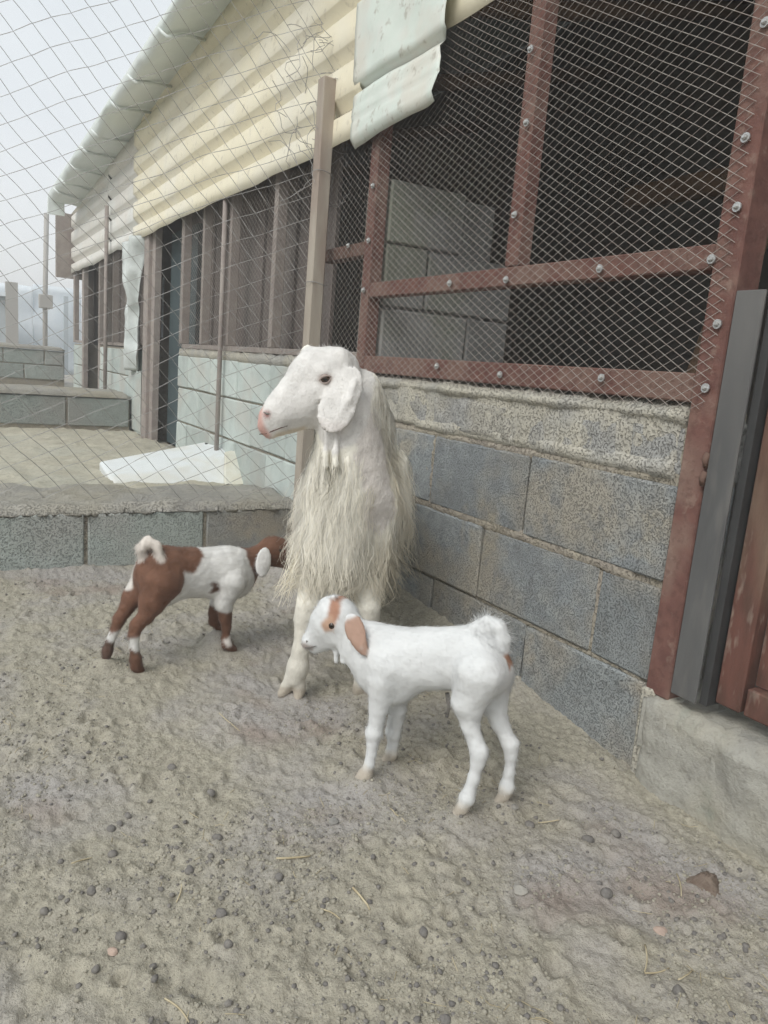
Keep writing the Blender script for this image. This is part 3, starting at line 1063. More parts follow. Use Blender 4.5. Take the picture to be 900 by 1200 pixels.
def chain_link():
    eA, eB = np.array([.049, -.052]), np.array([.053, .027])
    x_lo, x_hi, z_lo, z_hi = -1.1, 1.15, .235, 2.30
    b = MB()
    s = np.array([x_lo, z_hi])
    down_step = eA - eB
    k = 0

    def place(q):
        x, z = q[:, 0], q[:, 1]
        n1 = fbm(np.stack([x * 1.3, z * 1.3, 0 * x], -1), 3, 201) - .5
        n2 = fbm(np.stack([x * 1.3, z * 1.3, 0 * x + 7], -1), 3, 202) - .5
        n3 = fbm(np.stack([x * 9, z * 9, 0 * x], -1), 2, 203) - .5
        n5 = fbm(np.stack([x * 9, z * 9, 0 * x + 4], -1), 2, 205) - .5
        n4 = fbm(np.stack([x * 2, z * 2, 0 * x + 3], -1), 2, 204) - .5
        pull = np.clip((x - .75) / .42, 0, 1)
        zz = z + n2 * .10 + n5 * .013 - pull * .02
        return np.stack([x + n1 * .10 + n3 * .013, 2.66 + n4 * .09 * (1 - pull) - .125 * pull, zz], -1)

    while s[0] < x_hi + .1:
        n = int((z_hi - z_lo) / -down_step[1]) + 2
        q = []
        for j in range(-1, n):
            q.append(s + down_step * j)
            q.append(s + down_step * j + eA)
        q = np.array(q)
        # rounded zigzag: midpoints make the twist visible
        keep = (q[:, 1] > z_lo) & (q[:, 1] < z_hi) & (q[:, 0] < x_hi) & (q[:, 0] > x_lo - .05)
        idx = np.where(keep)[0]
        if len(idx) > 2:
            seq = q[idx[0]:idx[-1] + 1]
            dense = [seq[0]]
            for a, c in zip(seq[:-1], seq[1:]):
                dense += [a + (c - a) * .12, a + (c - a) * .5, a + (c - a) * .88, c]
            dense = np.array(dense)
            pp = place(dense)
            pp[:, 1] += np.where(np.arange(len(pp)) % 8 < 4, .0018, -.0018)
            b.tube(pp, .00115, 3, False)
        s = s + (eA if s[1] > z_hi - .02 else eB)
        k += 1
    o = b.build('chain_wire', M['chain'], fence)
    o['kind'] = 'stuff'
    # loose bundle of wire ends crumpled over the post
    t = MB()
    for i in range(34):
        c = np.array([random.gauss(1.13, .06), 2.53 + random.gauss(0, .012), random.uniform(1.35, 1.95)])
        pts = [c]
        d = unit([random.gauss(0, 1), random.gauss(0, .15), random.gauss(0, 1)])
        for j in range(7):
            d = unit(d + np.array([random.gauss(0, .5), random.gauss(0, .1), random.gauss(0, .5)]))
            pts.append(pts[-1] + d * .022)
        t.tube(np.array(pts), .0012, 4, False)
    t = t.build('wire_tangle', M['chain'], fence)
    t['kind'] = 'stuff'


chain_link()
for z in (.62, 1.05, 1.42):
    a = np.linspace(0, 2 * math.pi, 14)
    MB().tube(np.stack([pb[0] + .037 * np.cos(a), 2.50 + .037 * np.sin(a), z + .004 * np.sin(a * 2)], -1), .0016, 4, False).build('tie_wire', M['chain'], fence, True)

# ------------------------------------------------------------------ white panel lying in the yard
def white_panel():
    # an upturned refrigerator-like liner: shallow box, one corner raised, open rim
    t = empty('white_panel', tuple(on_z(200, 560, .18)))
    tag(t, 'white plastic panel lying tilted on the sand behind the low wall', 'panel')
    c = [on_z(116, 541, .24), on_z(134, 566, .20), on_z(284, 567, .20), on_z(284, 530, .30), on_z(238, 518, .33)]
    A = np.array([c[0], c[1], c[2]])
    z_lo = .17
    tl, bl, br = on_plane(116, 541, (0, 3.75, 0), np.array([0, 1., 0])), on_plane(132, 567, (0, 3.42, 0), np.array([0, 1., 0])), on_plane(284, 567, (0, 3.36, 0), np.array([0, 1., 0]))
    tr, tp = on_plane(285, 531, (0, 3.52, 0), np.array([0, 1., 0])), on_plane(240, 518, (0, 3.78, 0), np.array([0, 1., 0]))
    top = [tl, bl, br, tr, tp]
    cen = np.mean(top, axis=0)
    b = MB()
    n = len(top)
    outer = top
    inner = [cen + (p - cen) * .93 + np.array([0, 0, .004]) for p in top]
    low_ = [np.array([p[0] + .01, p[1] + .05, .14]) for p in top]
    vs = outer + inner + low_
    fs = [tuple(range(n, 2 * n))]
    for i in range(n):
        j = (i + 1) % n
        fs.append((i, j, n + j, n + i))
        fs.append((i, 2 * n + i, 2 * n + j, j))
    b.add(vs, fs)
    o = b.build('panel_face', M['panel_white'], t)
    md = o.modifiers.new('bevel', 'BEVEL')
    md.width = .012
    md.segments = 3
    yp = np.array([0, 1., 0])
    e = [on_plane(x, y, (0, yy, 0), yp) for x, y, yy in ((263, 568, 3.33), (286, 568, 3.31), (287, 533, 3.40), (280, 528, 3.46), (264, 531, 3.44))]
    back = [q + np.array([.012, .05, 0.]) for q in e]
    o = MB().add(e + back, [(0, 1, 2, 3, 4), (9, 8, 7, 6, 5)] + [(i, i + 5, (i + 1) % 5 + 5, (i + 1) % 5) for i in range(5)]).build('end_panel', M['panel_cream'], t)
    md = o.modifiers.new('bevel', 'BEVEL')
    md.width, md.segments = .006, 2
    MB().tube([on_plane(242, 521, (0, 3.74, 0), np.array([0, 1., 0])) + np.array([0, -.006, 0]), on_plane(242, 521, (0, 3.74, 0), np.array([0, 1., 0])) + np.array([0, .01, 0])], .008, 8).build('hole', M['dark_gap'], t)


white_panel()


# ------------------------------------------------------------------ low walls and things farther back
def far_wall(name, label, xa, xb, y, z0, z1, mat, cap, yturn=0.0):
    t = empty(name, ((xa + xb) / 2, y, z0))
    tag(t, label, 'wall')
    MB().box((xa, y + .012, z0 - .25), (xb, y + .16, z1 - .005)).build('wall_core', M['mortar'], t)
    n = int(round((xb - xa) / .41))
    nrow = max(1, int(round((z1 - z0) / .2)))
    hz = (z1 - z0) / nrow
    for r in range(nrow):
        js = [xa + (xb - xa) * i / n + (.2 if r % 2 else 0) for i in range(n + 1)]
        js[0], js[-1] = xa, xb
        for a, b in zip(js[:-1], js[1:]):
            block(t, ((a + b) / 2, y + .08, z0 + hz * (r + .5)), (b - a - .014, .16, hz - .012), mat, 1)
    rough_slab((xa, y - .01, z1), (xb, y + cap, z1 + .04), M['cap'], 'mortar_cap', t, 2, .012, .03, 8, 80 + n, 1, .003)


far_wall('low_block_wall', 'second low block wall across the yard behind the white panel', -2.2, 1.2, 5.62, .20, .41, M['block_green'], .42)
far_wall('low_block_wall', 'farthest low block wall with two courses, before the pale corrugated hoarding', -4.0, 1.2, 8.9, .36, .68, M['block_green'], .3)


def hoarding():
    t = empty('hoarding', (0, 15, .2))
    tag(t, 'pale blue white corrugated hoarding at the far end of the yard', 'hoarding')
    for k in range(7):
        x0 = -2.6 + k * .82
        xs = np.linspace(x0, x0 + .81, 46)
        zs = np.linspace(.2, 1.66 + .05 * (k % 3), 15)
        X, Z = np.meshgrid(xs, zs, indexing='ij')
        Y = 15 + .018 * np.sin(Z * 50) + (k % 2) * .03
        o = link('sheet', mesh('sheet', np.stack([X, Y, Z], -1).reshape(-1, 3), grid_faces(46, 15)), t, M['far_white'])
        o.modifiers.new('thickness', 'SOLIDIFY').thickness = .01
    for x in (-2.0, 0.0, 2.0):
        MB().box((x, 14.88, .2), (x + .07, 14.95, 1.6)).build('post', M['far_grey'], t)


hoarding()
hut = empty('block_hut', (.7, 13.2, .2))
tag(hut, 'small grey hut at the far end of the yard with a dark corner post', 'hut')
MB().box((-1.8, 13.2, .1), (.95, 14.6, 1.40)).build('wall', M['far_grey'], hut)
MB().box((-1.85, 13.1, 1.40), (.98, 14.7, 1.46)).build('roof', M['far_white'], hut)
MB().box((.93, 13.08, .1), (1.10, 13.2, 1.62)).build('corner_post', M['pole'], hut)
pole = empty('pole', (1.41, 12.4, .2))
tag(pole, 'thin pale pole with a small box rising before the sky at the shed end', 'pole')
MB().tube([(1.40, 12.4, .1), (1.405, 12.4, 1.4), (1.43, 12.4, 2.60)], .035, 8).build('shaft', M['pole'], pole, True)
MB().box((1.31, 12.3, 1.25), (1.50, 12.36, 1.45), ch=.01).build('meter_box', M['pole'], pole)

# ------------------------------------------------------------------ animals: one continuous skin each, grown from a field of tapered limbs
class Body:
    def __init__(self):
        self.pr = []

    def cone(self, a, b, ra, rb, k=.02, sq=None):
        """tapered limb a-b; sq = (axis, factor) makes it narrower along axis"""
        self.pr.append(('c', np.array(a, float), np.array(b, float), ra, rb, k, sq))
        return self

    def ball(self, a, r, k=.02, sq=None):
        return self.cone(a, np.array(a) + 1e-4, r, r, k, sq)

    def chain(self, pts, rs, k=.012, sq=None):
        for i in range(len(pts) - 1):
            self.cone(pts[i], pts[i + 1], rs[i], rs[i + 1], k, sq)
        return self

    def ell(self, c, axes, radii, k=.02):
        self.pr.append(('e', np.array(c, float), np.array(axes, float), np.array(radii, float), None, k, None))
        return self

    @staticmethod
    def _d(pr, p):
        if pr[0] == 'c':
            _, a, b, ra, rb, k, sq = pr
            if sq is not None:
                ax, f = sq
                q = p + np.outer((p - a) @ ax, ax) * (1 / f - 1)
                b = b + ax * np.dot(b - a, ax) * (1 / f - 1)
            else:
                q = p
            ab = b - a
            t = np.clip(((q - a) @ ab) / max(ab @ ab, 1e-12), 0, 1)
            d = np.linalg.norm(q - a - t[:, None] * ab, axis=1) - (ra + (rb - ra) * t)
            return d * (sq[1] if sq is not None and sq[1] < 1 else 1)
        _, c, ax, rad, _, k, _ = pr
        q = (p - c) @ ax.T
        k0 = np.linalg.norm(q / rad, axis=1)
        k1 = np.linalg.norm(q / rad ** 2, axis=1)
        return k0 * (k0 - 1) / np.maximum(k1, 1e-9)

    def bounds(self, pr):
        if pr[0] == 'c':
            r = max(pr[3], pr[4]) * 1.05
            return np.minimum(pr[1], pr[2]) - r, np.maximum(pr[1], pr[2]) + r
        r = pr[3].max()
        return pr[1] - r, pr[1] + r

    @staticmethod
    def smin(a, b, k):
        h = np.maximum(k - np.abs(a - b), 0) / k
        return np.minimum(a, b) - h * h * k * .25

    def field(self, p):
        d = np.full(len(p), 1.0)
        for pr in self.pr:
            d = self.smin(d, self._d(pr, p), pr[5])
        return d

    def skin(self, h, smooth=2):
        bs = [self.bounds(q) for q in self.pr]
        lo = np.min([b[0] for b in bs], 0) - 4 * h
        hi = np.max([b[1] for b in bs], 0) + 4 * h
        n = np.ceil((hi - lo) / h).astype(int) + 1
        ax = [lo[i] + h * np.arange(n[i]) for i in range(3)]
        D = np.full(n, 1.0, dtype=np.float64)
        for pr, (bl, bh) in zip(self.pr, bs):
            m = pr[5] + 3 * h
            i0 = np.maximum(((bl - m - lo) / h).astype(int), 0)
            i1 = np.minimum(((bh + m - lo) / h).astype(int) + 2, n)
            sl = tuple(slice(i0[i], i1[i]) for i in range(3))
            g = np.stack(np.meshgrid(*[ax[i][sl[i]] for i in range(3)], indexing='ij'), -1)
            d = self._d(pr, g.reshape(-1, 3)).reshape(g.shape[:3])
            D[sl] = self.smin(D[sl], d, pr[5])
        S = D < 0
        c = [slice(None, -1), slice(1, None)]
        cnt = sum(S[c[i], c[j], c[k]].astype(np.int8) for i in (0, 1) for j in (0, 1) for k in (0, 1))
        act = (cnt > 0) & (cnt < 8)
        cells = np.argwhere(act)
        idx = np.full(act.shape, -1, dtype=np.int64)
        idx[act] = np.arange(len(cells))
        acc, num = np.zeros((len(cells), 3)), np.zeros(len(cells))
        corners = [(i, j, k) for i in (0, 1) for j in (0, 1) for k in (0, 1)]
        for a in corners:
            for b in corners:
                if sum(abs(x - y) for x, y in zip(a, b)) == 1 and a < b:
                    va = D[cells[:, 0] + a[0], cells[:, 1] + a[1], cells[:, 2] + a[2]]
                    vb = D[cells[:, 0] + b[0], cells[:, 1] + b[1], cells[:, 2] + b[2]]
                    x = (va < 0) != (vb < 0)
                    t = np.where(x, va / np.where(x, va - vb, 1), 0)
                    pt = np.array(a) + t[:, None] * (np.array(b) - np.array(a))
                    acc += pt * x[:, None]
                    num += x
        V = lo + (cells + acc / num[:, None]) * h
        F = []
        for a in range(3):
            b, c_ = (a + 1) % 3, (a + 2) % 3
            s0 = [slice(None)] * 3
            s1 = [slice(None)] * 3
            s0[a], s1[a] = slice(None, -1), slice(1, None)
            ch = S[tuple(s0)] != S[tuple(s1)]
            e = np.argwhere(ch)
            e = e[(e[:, b] > 0) & (e[:, c_] > 0) & (e[:, b] < n[b] - 1) & (e[:, c_] < n[c_] - 1)]
            ins = S[e[:, 0], e[:, 1], e[:, 2]]
            q = []
            for (u, w) in ((-1, -1), (0, -1), (0, 0), (-1, 0)):
                f = e.copy()
                f[:, b] += u
                f[:, c_] += w
                q.append(idx[f[:, 0], f[:, 1], f[:, 2]])
            q = np.stack(q, -1)
            q[~ins] = q[~ins][:, ::-1]
            F.append(q)
        F = np.concatenate(F)
        F = F[(F >= 0).all(1)]
        for _ in range(smooth):
            s, m = np.zeros_like(V), np.zeros(len(V))
            for i in range(4):
                np.add.at(s, F[:, i], V[F[:, (i + 1) % 4]])
                np.add.at(m, F[:, i], 1)
                np.add.at(s, F[:, (i + 1) % 4], V[F[:, i]])
                np.add.at(m, F[:, (i + 1) % 4], 1)
            V = V * .5 + .5 * s / np.maximum(m, 1)[:, None]
        return V, F

    def hit(self, px, py, t0=.6, t1=2.6):
        """first skin point on the sight line through a pixel (to seat eyes and nostrils on the skin)"""
        d = unit(ray(px, py))
        t = np.linspace(t0, t1, 1600)
        f = self.field(EYE + t[:, None] * d)
        k = np.argmax(f < 0) if (f < 0).any() else np.argmin(f)
        return EYE + t[k] * d, d

    def normal(self, p):
        e = .003
        p = np.asarray(p, float).reshape(-1, 3)
        g = np.stack([self.field(p + e * np.eye(3)[i]) - self.field(p - e * np.eye(3)[i]) for i in range(3)], -1)
        return g / (np.linalg.norm(g, axis=1, keepdims=True) + 1e-9)


def rad(px, pt):
    """a radius measured in photo pixels at a world point -> metres"""
    depth = (ROT.T @ (np.asarray(pt) - EYE))[2]
    return px * depth / FOC


def near_seg(p, a, b):
    a, b = np.array(a, float), np.array(b, float)
    ab = b - a
    t = np.clip(((p - a) @ ab) / (ab @ ab), 0, 1)
    return np.linalg.norm(p - a - t[:, None] * ab, axis=1)


def inside_poly(u, v, poly):
    c = np.zeros(len(u), bool)
    n = len(poly)
    for i in range(n):
        (x0, y0), (x1, y1) = poly[i], poly[(i + 1) % n]
        k = ((y0 > v) != (y1 > v)) & (u < (x1 - x0) * (v - y0) / ((y1 - y0) if y1 != y0 else 1e-9) + x0)
        c ^= k
    return c


def sample(V, F, N):
    T = np.concatenate([F[:, [0, 1, 2]], F[:, [0, 2, 3]]])
    A = np.cross(V[T[:, 1]] - V[T[:, 0]], V[T[:, 2]] - V[T[:, 0]])
    ar = np.linalg.norm(A, axis=1)
    k = rng.choice(len(T), N, p=ar / ar.sum())
    r1, r2 = np.sqrt(rng.random(N)), rng.random(N)
    p = V[T[k, 0]] * (1 - r1)[:, None] + V[T[k, 1]] * (r1 * (1 - r2))[:, None] + V[T[k, 2]] * (r1 * r2)[:, None]
    nr = A[k] / (ar[k][:, None] + 1e-12)
    return p, nr, T[k, 0]


def grow(body, p, nr, length, flow, lift=.5, droop=.3, K=6, noise=.25, clumps=0, clump=.7, margin=.002, check=True):
    N = len(p)
    d = nr * lift + flow + rng.normal(0, noise, (N, 3))
    d /= np.linalg.norm(d, axis=1, keepdims=True)
    path = np.empty((N, K, 3))
    path[:, 0] = p - nr * .002
    cur = p.copy()
    g = np.array([0, 0, -1.0])
    cid = gid = None
    if clumps:
        gid = rng.choice(N, clumps, replace=False)
        cid = np.empty(N, int)
        for s in range(0, N, 2000):
            dd = ((p[s:s + 2000, None] - p[gid][None]) ** 2).sum(-1)
            cid[s:s + 2000] = gid[np.argmin(dd, 1)]
    for k in range(1, K):
        d = d + g * droop + rng.normal(0, noise * .25, (N, 3))
        d /= np.linalg.norm(d, axis=1, keepdims=True)
        cur = cur + d * (length / (K - 1))[:, None]
        if check:
            f = body.field(cur)
            cur = cur + nr * np.clip(margin - f, 0, .05)[:, None]
        path[:, k] = cur
    if clumps:
        s = np.linspace(0, 1, K)
        w = (clump * s ** 1.2)[None, :, None]
        path = path + w * (path[cid] - path)
    return path


def vertex_normals(V, F):
    n = np.cross(V[F[:, 2]] - V[F[:, 0]], V[F[:, 3]] - V[F[:, 1]])
    out = np.zeros_like(V)
    for i in range(4):
        np.add.at(out, F[:, i], n)
    return out / (np.linalg.norm(out, axis=1, keepdims=True) + 1e-12)


def soften(F, cols, n=3):
    for _ in range(n):
        q, m = np.zeros_like(cols), np.zeros(len(cols))
        for i in range(4):
            np.add.at(q, F[:, i], cols[F[:, (i + 1) % 4]])
            np.add.at(m, F[:, i], 1)
            np.add.at(q, F[:, (i + 1) % 4], cols[F[:, i]])
            np.add.at(m, F[:, (i + 1) % 4], 1)
        cols = cols * .4 + .6 * q / np.maximum(m, 1)[:, None]
    return cols


def finish(body, V, F, cols, root, mat=None):
    V = V + vertex_normals(V, F) * ((fbm(V * 55, 3, 71) - .5) * .0045)[:, None]
    cols = soften(F, cols)
    me = mesh('body', V, F.astype(np.int64), True)
    set_color(me, cols)
    return link('body', me, root, mat or M['coat'])


def velvet(body, V, F, cols, root, N, length, flow, name='short_coat', lift=.35, rad_=.00035, jitter=.12, keep=None, K=3):
    p, nr, vi = sample(V, F, N)
    if keep is not None:
        k = keep(p)
        p, nr, vi = p[k], nr[k], vi[k]
    L_ = length * rng.uniform(.6, 1.3, len(p))
    fl = np.broadcast_to(flow, p.shape)
    fl = fl - nr * (fl * nr).sum(1, keepdims=True)
    path = grow(body, p, nr, L_, fl, lift, .05, K, .2, 0, check=False)
    r = np.broadcast_to(np.linspace(rad_, rad_ * .3, K), (len(p), K))
    c = cols[vi] * (1 + rng.normal(0, jitter, (len(p), 1)) * .5)
    me = strands_mesh(path, r, np.clip(c, 0, 1), name, 3, nr, .75)
    return link(name, me, root, M['hair'])


def eye_parts(body, root, px, py, r, sink=.55, size=None):
    q, d = body.hit(px, py)
    nr = body.normal(q)[0]
    c = q - nr * r * sink
    b = MB()
    rings, seg = 8, 12
    vs, fs = [], []
    for i in range(rings + 1):
        for j in range(seg):
            th, ph = math.pi * i / rings, 2 * math.pi * j / seg
            vs.append(c + r * np.array([math.sin(th) * math.cos(ph), math.sin(th) * math.sin(ph), math.cos(th)]))
    for i in range(rings):
        for j in range(seg):
            fs.append((i * seg + j, (i + 1) * seg + j, (i + 1) * seg + (j + 1) % seg, i * seg + (j + 1) % seg))
    b.add(vs, fs)
    e = b.build('eye', M['eye'], root, True)
    side = unit(np.cross(nr, [0, 0, 1]))
    pc = c + nr * r * .93
    pv = [pc + side * (r * .42 * math.cos(a)) + np.array([0, 0, 1]) * (r * .2 * math.sin(a)) + nr * .0008 for a in np.linspace(0, 2 * math.pi, 10)[:-1]]
    MB().add(pv, [tuple(range(9))]).build('pupil', M['pupil'], e)
    return q, nr


LC, FC = unit([_right_ for _right_ in ROT[:, 0] * np.array([1, 1, 0])]), unit(ROT[:, 2] * np.array([1, 1, 0]))
UP = np.array([0, 0, 1.0])
WHITE = np.array([.715, .725, .72])


# ---------------------------------------------------------------- white kid
def white_kid():
    th = math.radians(24)
    a = -math.cos(th) * LC + math.sin(th) * FC
    s = np.cross(UP, a)
    feet = WK_FEET
    o = np.mean(list(feet.values()), axis=0)
    o[2] = 0
    K = lambda px, py, off=0.: on_plane(px, py, o + s * off, s)
    B = Body()
    sq = (s, .80)

    def C(p, q, ra, rb, k=.02, sq=None):
        B.cone(p, q, rad(ra, p), rad(rb, q), k, sq)

    C(K(458, 776), K(552, 776), 34, 32, .03, sq)          # barrel
    C(K(450, 763), K(550, 762), 24, 24, .03, sq)          # back line
    C(K(453, 785), K(462, 800), 30, 25, .03, (s, .85))    # brisket
    C(K(560, 773), K(574, 786), 34, 27, .03, (s, .85))    # rump
    C(K(448, 770), K(408, 742), 29, 21, .03, (s, .72))     # neck
    C(K(424, 757), K(446, 786), 18, 23, .03, (s, .75))
    # head
    hs = (s, .86)
    C(K(397, 724), K(392, 728), 25, 24, .012, hs)
    C(K(388, 717), K(384, 726), 18, 18, .014, hs)
    C(K(386, 735), K(366, 752), 20, 10.5, .014, hs)
    C(K(378, 729), K(363, 750), 12, 8, .012, hs)
    C(K(397, 744), K(370, 759), 14, 7, .010, hs)
    B.ball(K(391, 700, .018), .006, .008)
    for off in (.011, -.011):
        B.ball(K(388, 733, off * 2.2), .011, .012)        # brow / cheek over the eye
        B.ball(K(360, 753, off), rad(6.5, K(360, 753)), .008)
    # ears: near one hanging over the neck, its twin mirrored
    ears = []
    for sg in (1, -1):
        off = .046 * sg
        e0, e1 = K(408, 719, .030 * sg), K(424, 764, off * 1.2)
        mid = K(416, 738, off)
        up_ = unit(e1 - e0)
        wd = unit(a * 1.0 - up_ * np.dot(a, up_))
        tk = np.cross(up_, wd)
        B.ell(mid, [up_, wd, tk], [rad(22, mid), rad(13, mid), .0062], .005)
        ears.append(B.pr[-1])
        B.ell(K(422.5, 756, off * 1.12), [up_, wd, tk], [rad(13, mid), rad(6.5, mid), .0052], .012)
        ears.append(B.pr[-1])
    # wattles
    for px, off in ((394, .004), (402, .018)):
        B.chain([K(px + 1, 750, off), K(px, 764, off), K(px, 775, off)], [.004, .0052, .0060], .006)

    def leg(pts, offs, rs, k=.014, sqq=None):
        P = [K(x, y, q) for (x, y), q in zip(pts, offs)]
        B.chain(P, [rad(r, p) for r, p in zip(rs, P)], k, sqq)
        return P

    def toes(p, q, off, ra, rb):
        for d in (-.0062, .0062):
            u, v = K(*p, off + d * .6), K(*q, off + d)
            B.cone(u, v, rad(ra, u), rad(rb, v), .003)

    of = {k: float(np.dot(v - o, s)) for k, v in feet.items()}
    B.ball(K(456, 778, .026), .030, .03)                  # shoulder blades and thighs
    B.ball(K(456, 778, -.026), .030, .03)
    B.ball(K(562, 792, .030), .034, .03)
    for x, y, q, r in ((438, 859, .5, 9.8), (461, 859, .5, 9.0), (564, 880, .7, 8.0), (601, 870, .7, 7.6)):
        kf = {438: 'fn', 461: 'ff', 564: 'hn', 601: 'hf'}[x]
        B.ball(K(x, y, of[kf] * q + (.030 if kf[1] == 'n' else -.028) * (1 - q)), rad(r, K(x, y)), .006)
    g = lambda a_, b_, n: [a_ + (b_ - a_) * i / (n - 1) for i in range(n)]
    leg([(449, 795), (444, 828), (439, 858), (437, 870), (433, 896), (428, 908), (423, 914)], g(.030, of['fn'], 7), [20, 11.5, 8.6, 6.6, 5.9, 8.6, 7.4], .006)
    toes((424, 911), (415, 917), of['fn'], 6.2, 4.2)
    leg([(462, 797), (466, 830), (461, 857), (461, 868), (459, 882), (457, 888)], g(-.028, of['ff'], 6), [18, 10.5, 8.2, 6.2, 7.2, 7.0], .006)
    toes((457, 886), (449, 892), of['ff'], 5.8, 4.0)
    leg([(562, 788), (549, 822), (551, 850), (561, 882), (560, 894), (555, 912), (547, 935), (541, 948)], g(.034, of['hn'], 8), [31, 20, 10.5, 9.4, 7.4, 6.3, 8.8, 8.2], .008)
    toes((541, 946), (532, 957), of['hn'], 6.6, 4.6)
    leg([(578, 790), (577, 820), (586, 848), (598, 872), (599, 884), (597, 904), (594, 922), (591, 933)], g(-.028, of['hf'], 8), [25, 17, 10, 8.8, 7.0, 5.9, 8.2, 7.6], .008)
    toes((591, 931), (582, 941), of['hf'], 6.2, 4.4)
    # tail held up and over
    B.chain([K(556, 750), K(562, 737), K(572, 730), K(583, 736), K(590, 750), K(592, 760)], [.013, .012, .012, .013, .011, .007], .012)
    V, F = B.skin(.0036, 2)
    # coat: white, chestnut ear, eye patch, crown stripe, spot under the tail
    cols = np.tile(WHITE, (len(V), 1))
    t, z = (V - o) @ a, V[:, 2]
    off = (V - o) @ s
    nz = (fbm(V * 60, 3, 3) - .5)

    def tz(px, py, q=0.):
        p = K(px, py, q)
        return (np.dot(p - o, a), p[2])

    def patch(poly, colr, q=0., lo=-1, hi=1, wob=.012):
        pl = [tz(x, y, q) for x, y in poly]
        k = inside_poly(t + nz * wob, z + (fbm(V * 60 + 9, 3, 4) - .5) * wob, pl) & (off > lo) & (off < hi)
        cols[k] = colr

    tan = np.array([.47, .27, .185])
    ear = np.min([B._d(e, V) for e in ears], 0) < .0025
    cols[ear] = np.array([.42, .275, .21])
    patch([(403, 716), (421, 716), (421, 724), (412, 722), (406, 730)], WHITE, .03)
    patch([(391, 700), (402, 698), (406, 716), (402, 728), (396, 726), (394, 712)], np.array([.40, .22, .15]))
    patch([(380, 728), (392, 718), (396, 726), (394, 736), (384, 737)], np.array([.48, .31, .22]), .02, wob=.006)
    patch([(354, 750), (364, 749), (372, 755), (370, 759), (358, 759)], np.array([.42, .36, .33]), wob=.006)
    patch([(584, 766), (602, 763), (602, 777), (596, 790), (588, 780)], np.array([.33, .16, .09]), lo=-.018, hi=.016)
    dirty = z < .03 + nz * .03
    cols[dirty] = cols[dirty] * .5 + .5 * np.array([.66, .60, .50])
    toe = z < .020 + nz * .012
    cols[toe] = np.array([.50, .445, .37])
    root = empty('goat_kid', tuple(o))
    tag(root, 'white kid goat with a chestnut ear standing in front, side on', 'goat')
    finish(B, V, F, cols, root, tint_material('kid_coat', .85, .35, 150., .1, .06, heading=math.atan2(a[1], a[0]), stretch=(.22, 1, .6), var_scale=70))
    flow = -a * .8 - UP * .45
    tail_c = K(578, 742)
    velvet(B, V, F, cols * 1.04, root, 20000, .0075, flow, lift=.14, jitter=.03, rad_=.00026)
    velvet(B, V, F, cols, root, 15000, .014, -UP * .3 - a * .4, 'tail_fluff', lift=.9, rad_=.00035, jitter=.04, keep=lambda p: np.linalg.norm(p - tail_c, axis=1) < .040, K=4)
    eye_parts(B, root, 388.5, 733.5, .0085, .66)
    q, _ = B.hit(359.5, 752)
    MB().tube([q + np.array([0, 0, .002]) - unit(ray(360, 752)) * .0015, q - np.array([0, 0, .002]) - unit(ray(360, 752)) * .0005], [.0022, .001], 6).build('nostril', M['dung'], root, True)
    m0, m1 = B.hit(358, 759)[0], B.hit(371, 757)[0]
    MB().tube(np.array([m0, (m0 + m1) / 2 + np.array([0, 0, -.001]), m1]), [.0014, .0016, .0008], 5).build('mouth_line', M['dung'], root, True)
    c0 = B.hit(525, 815)[0]
    MB().tube([K(524, 812), K(526, 826), K(524.5, 838)], [.004, .004, .0025], 6).build('navel_cord', M['dung'], root, True)


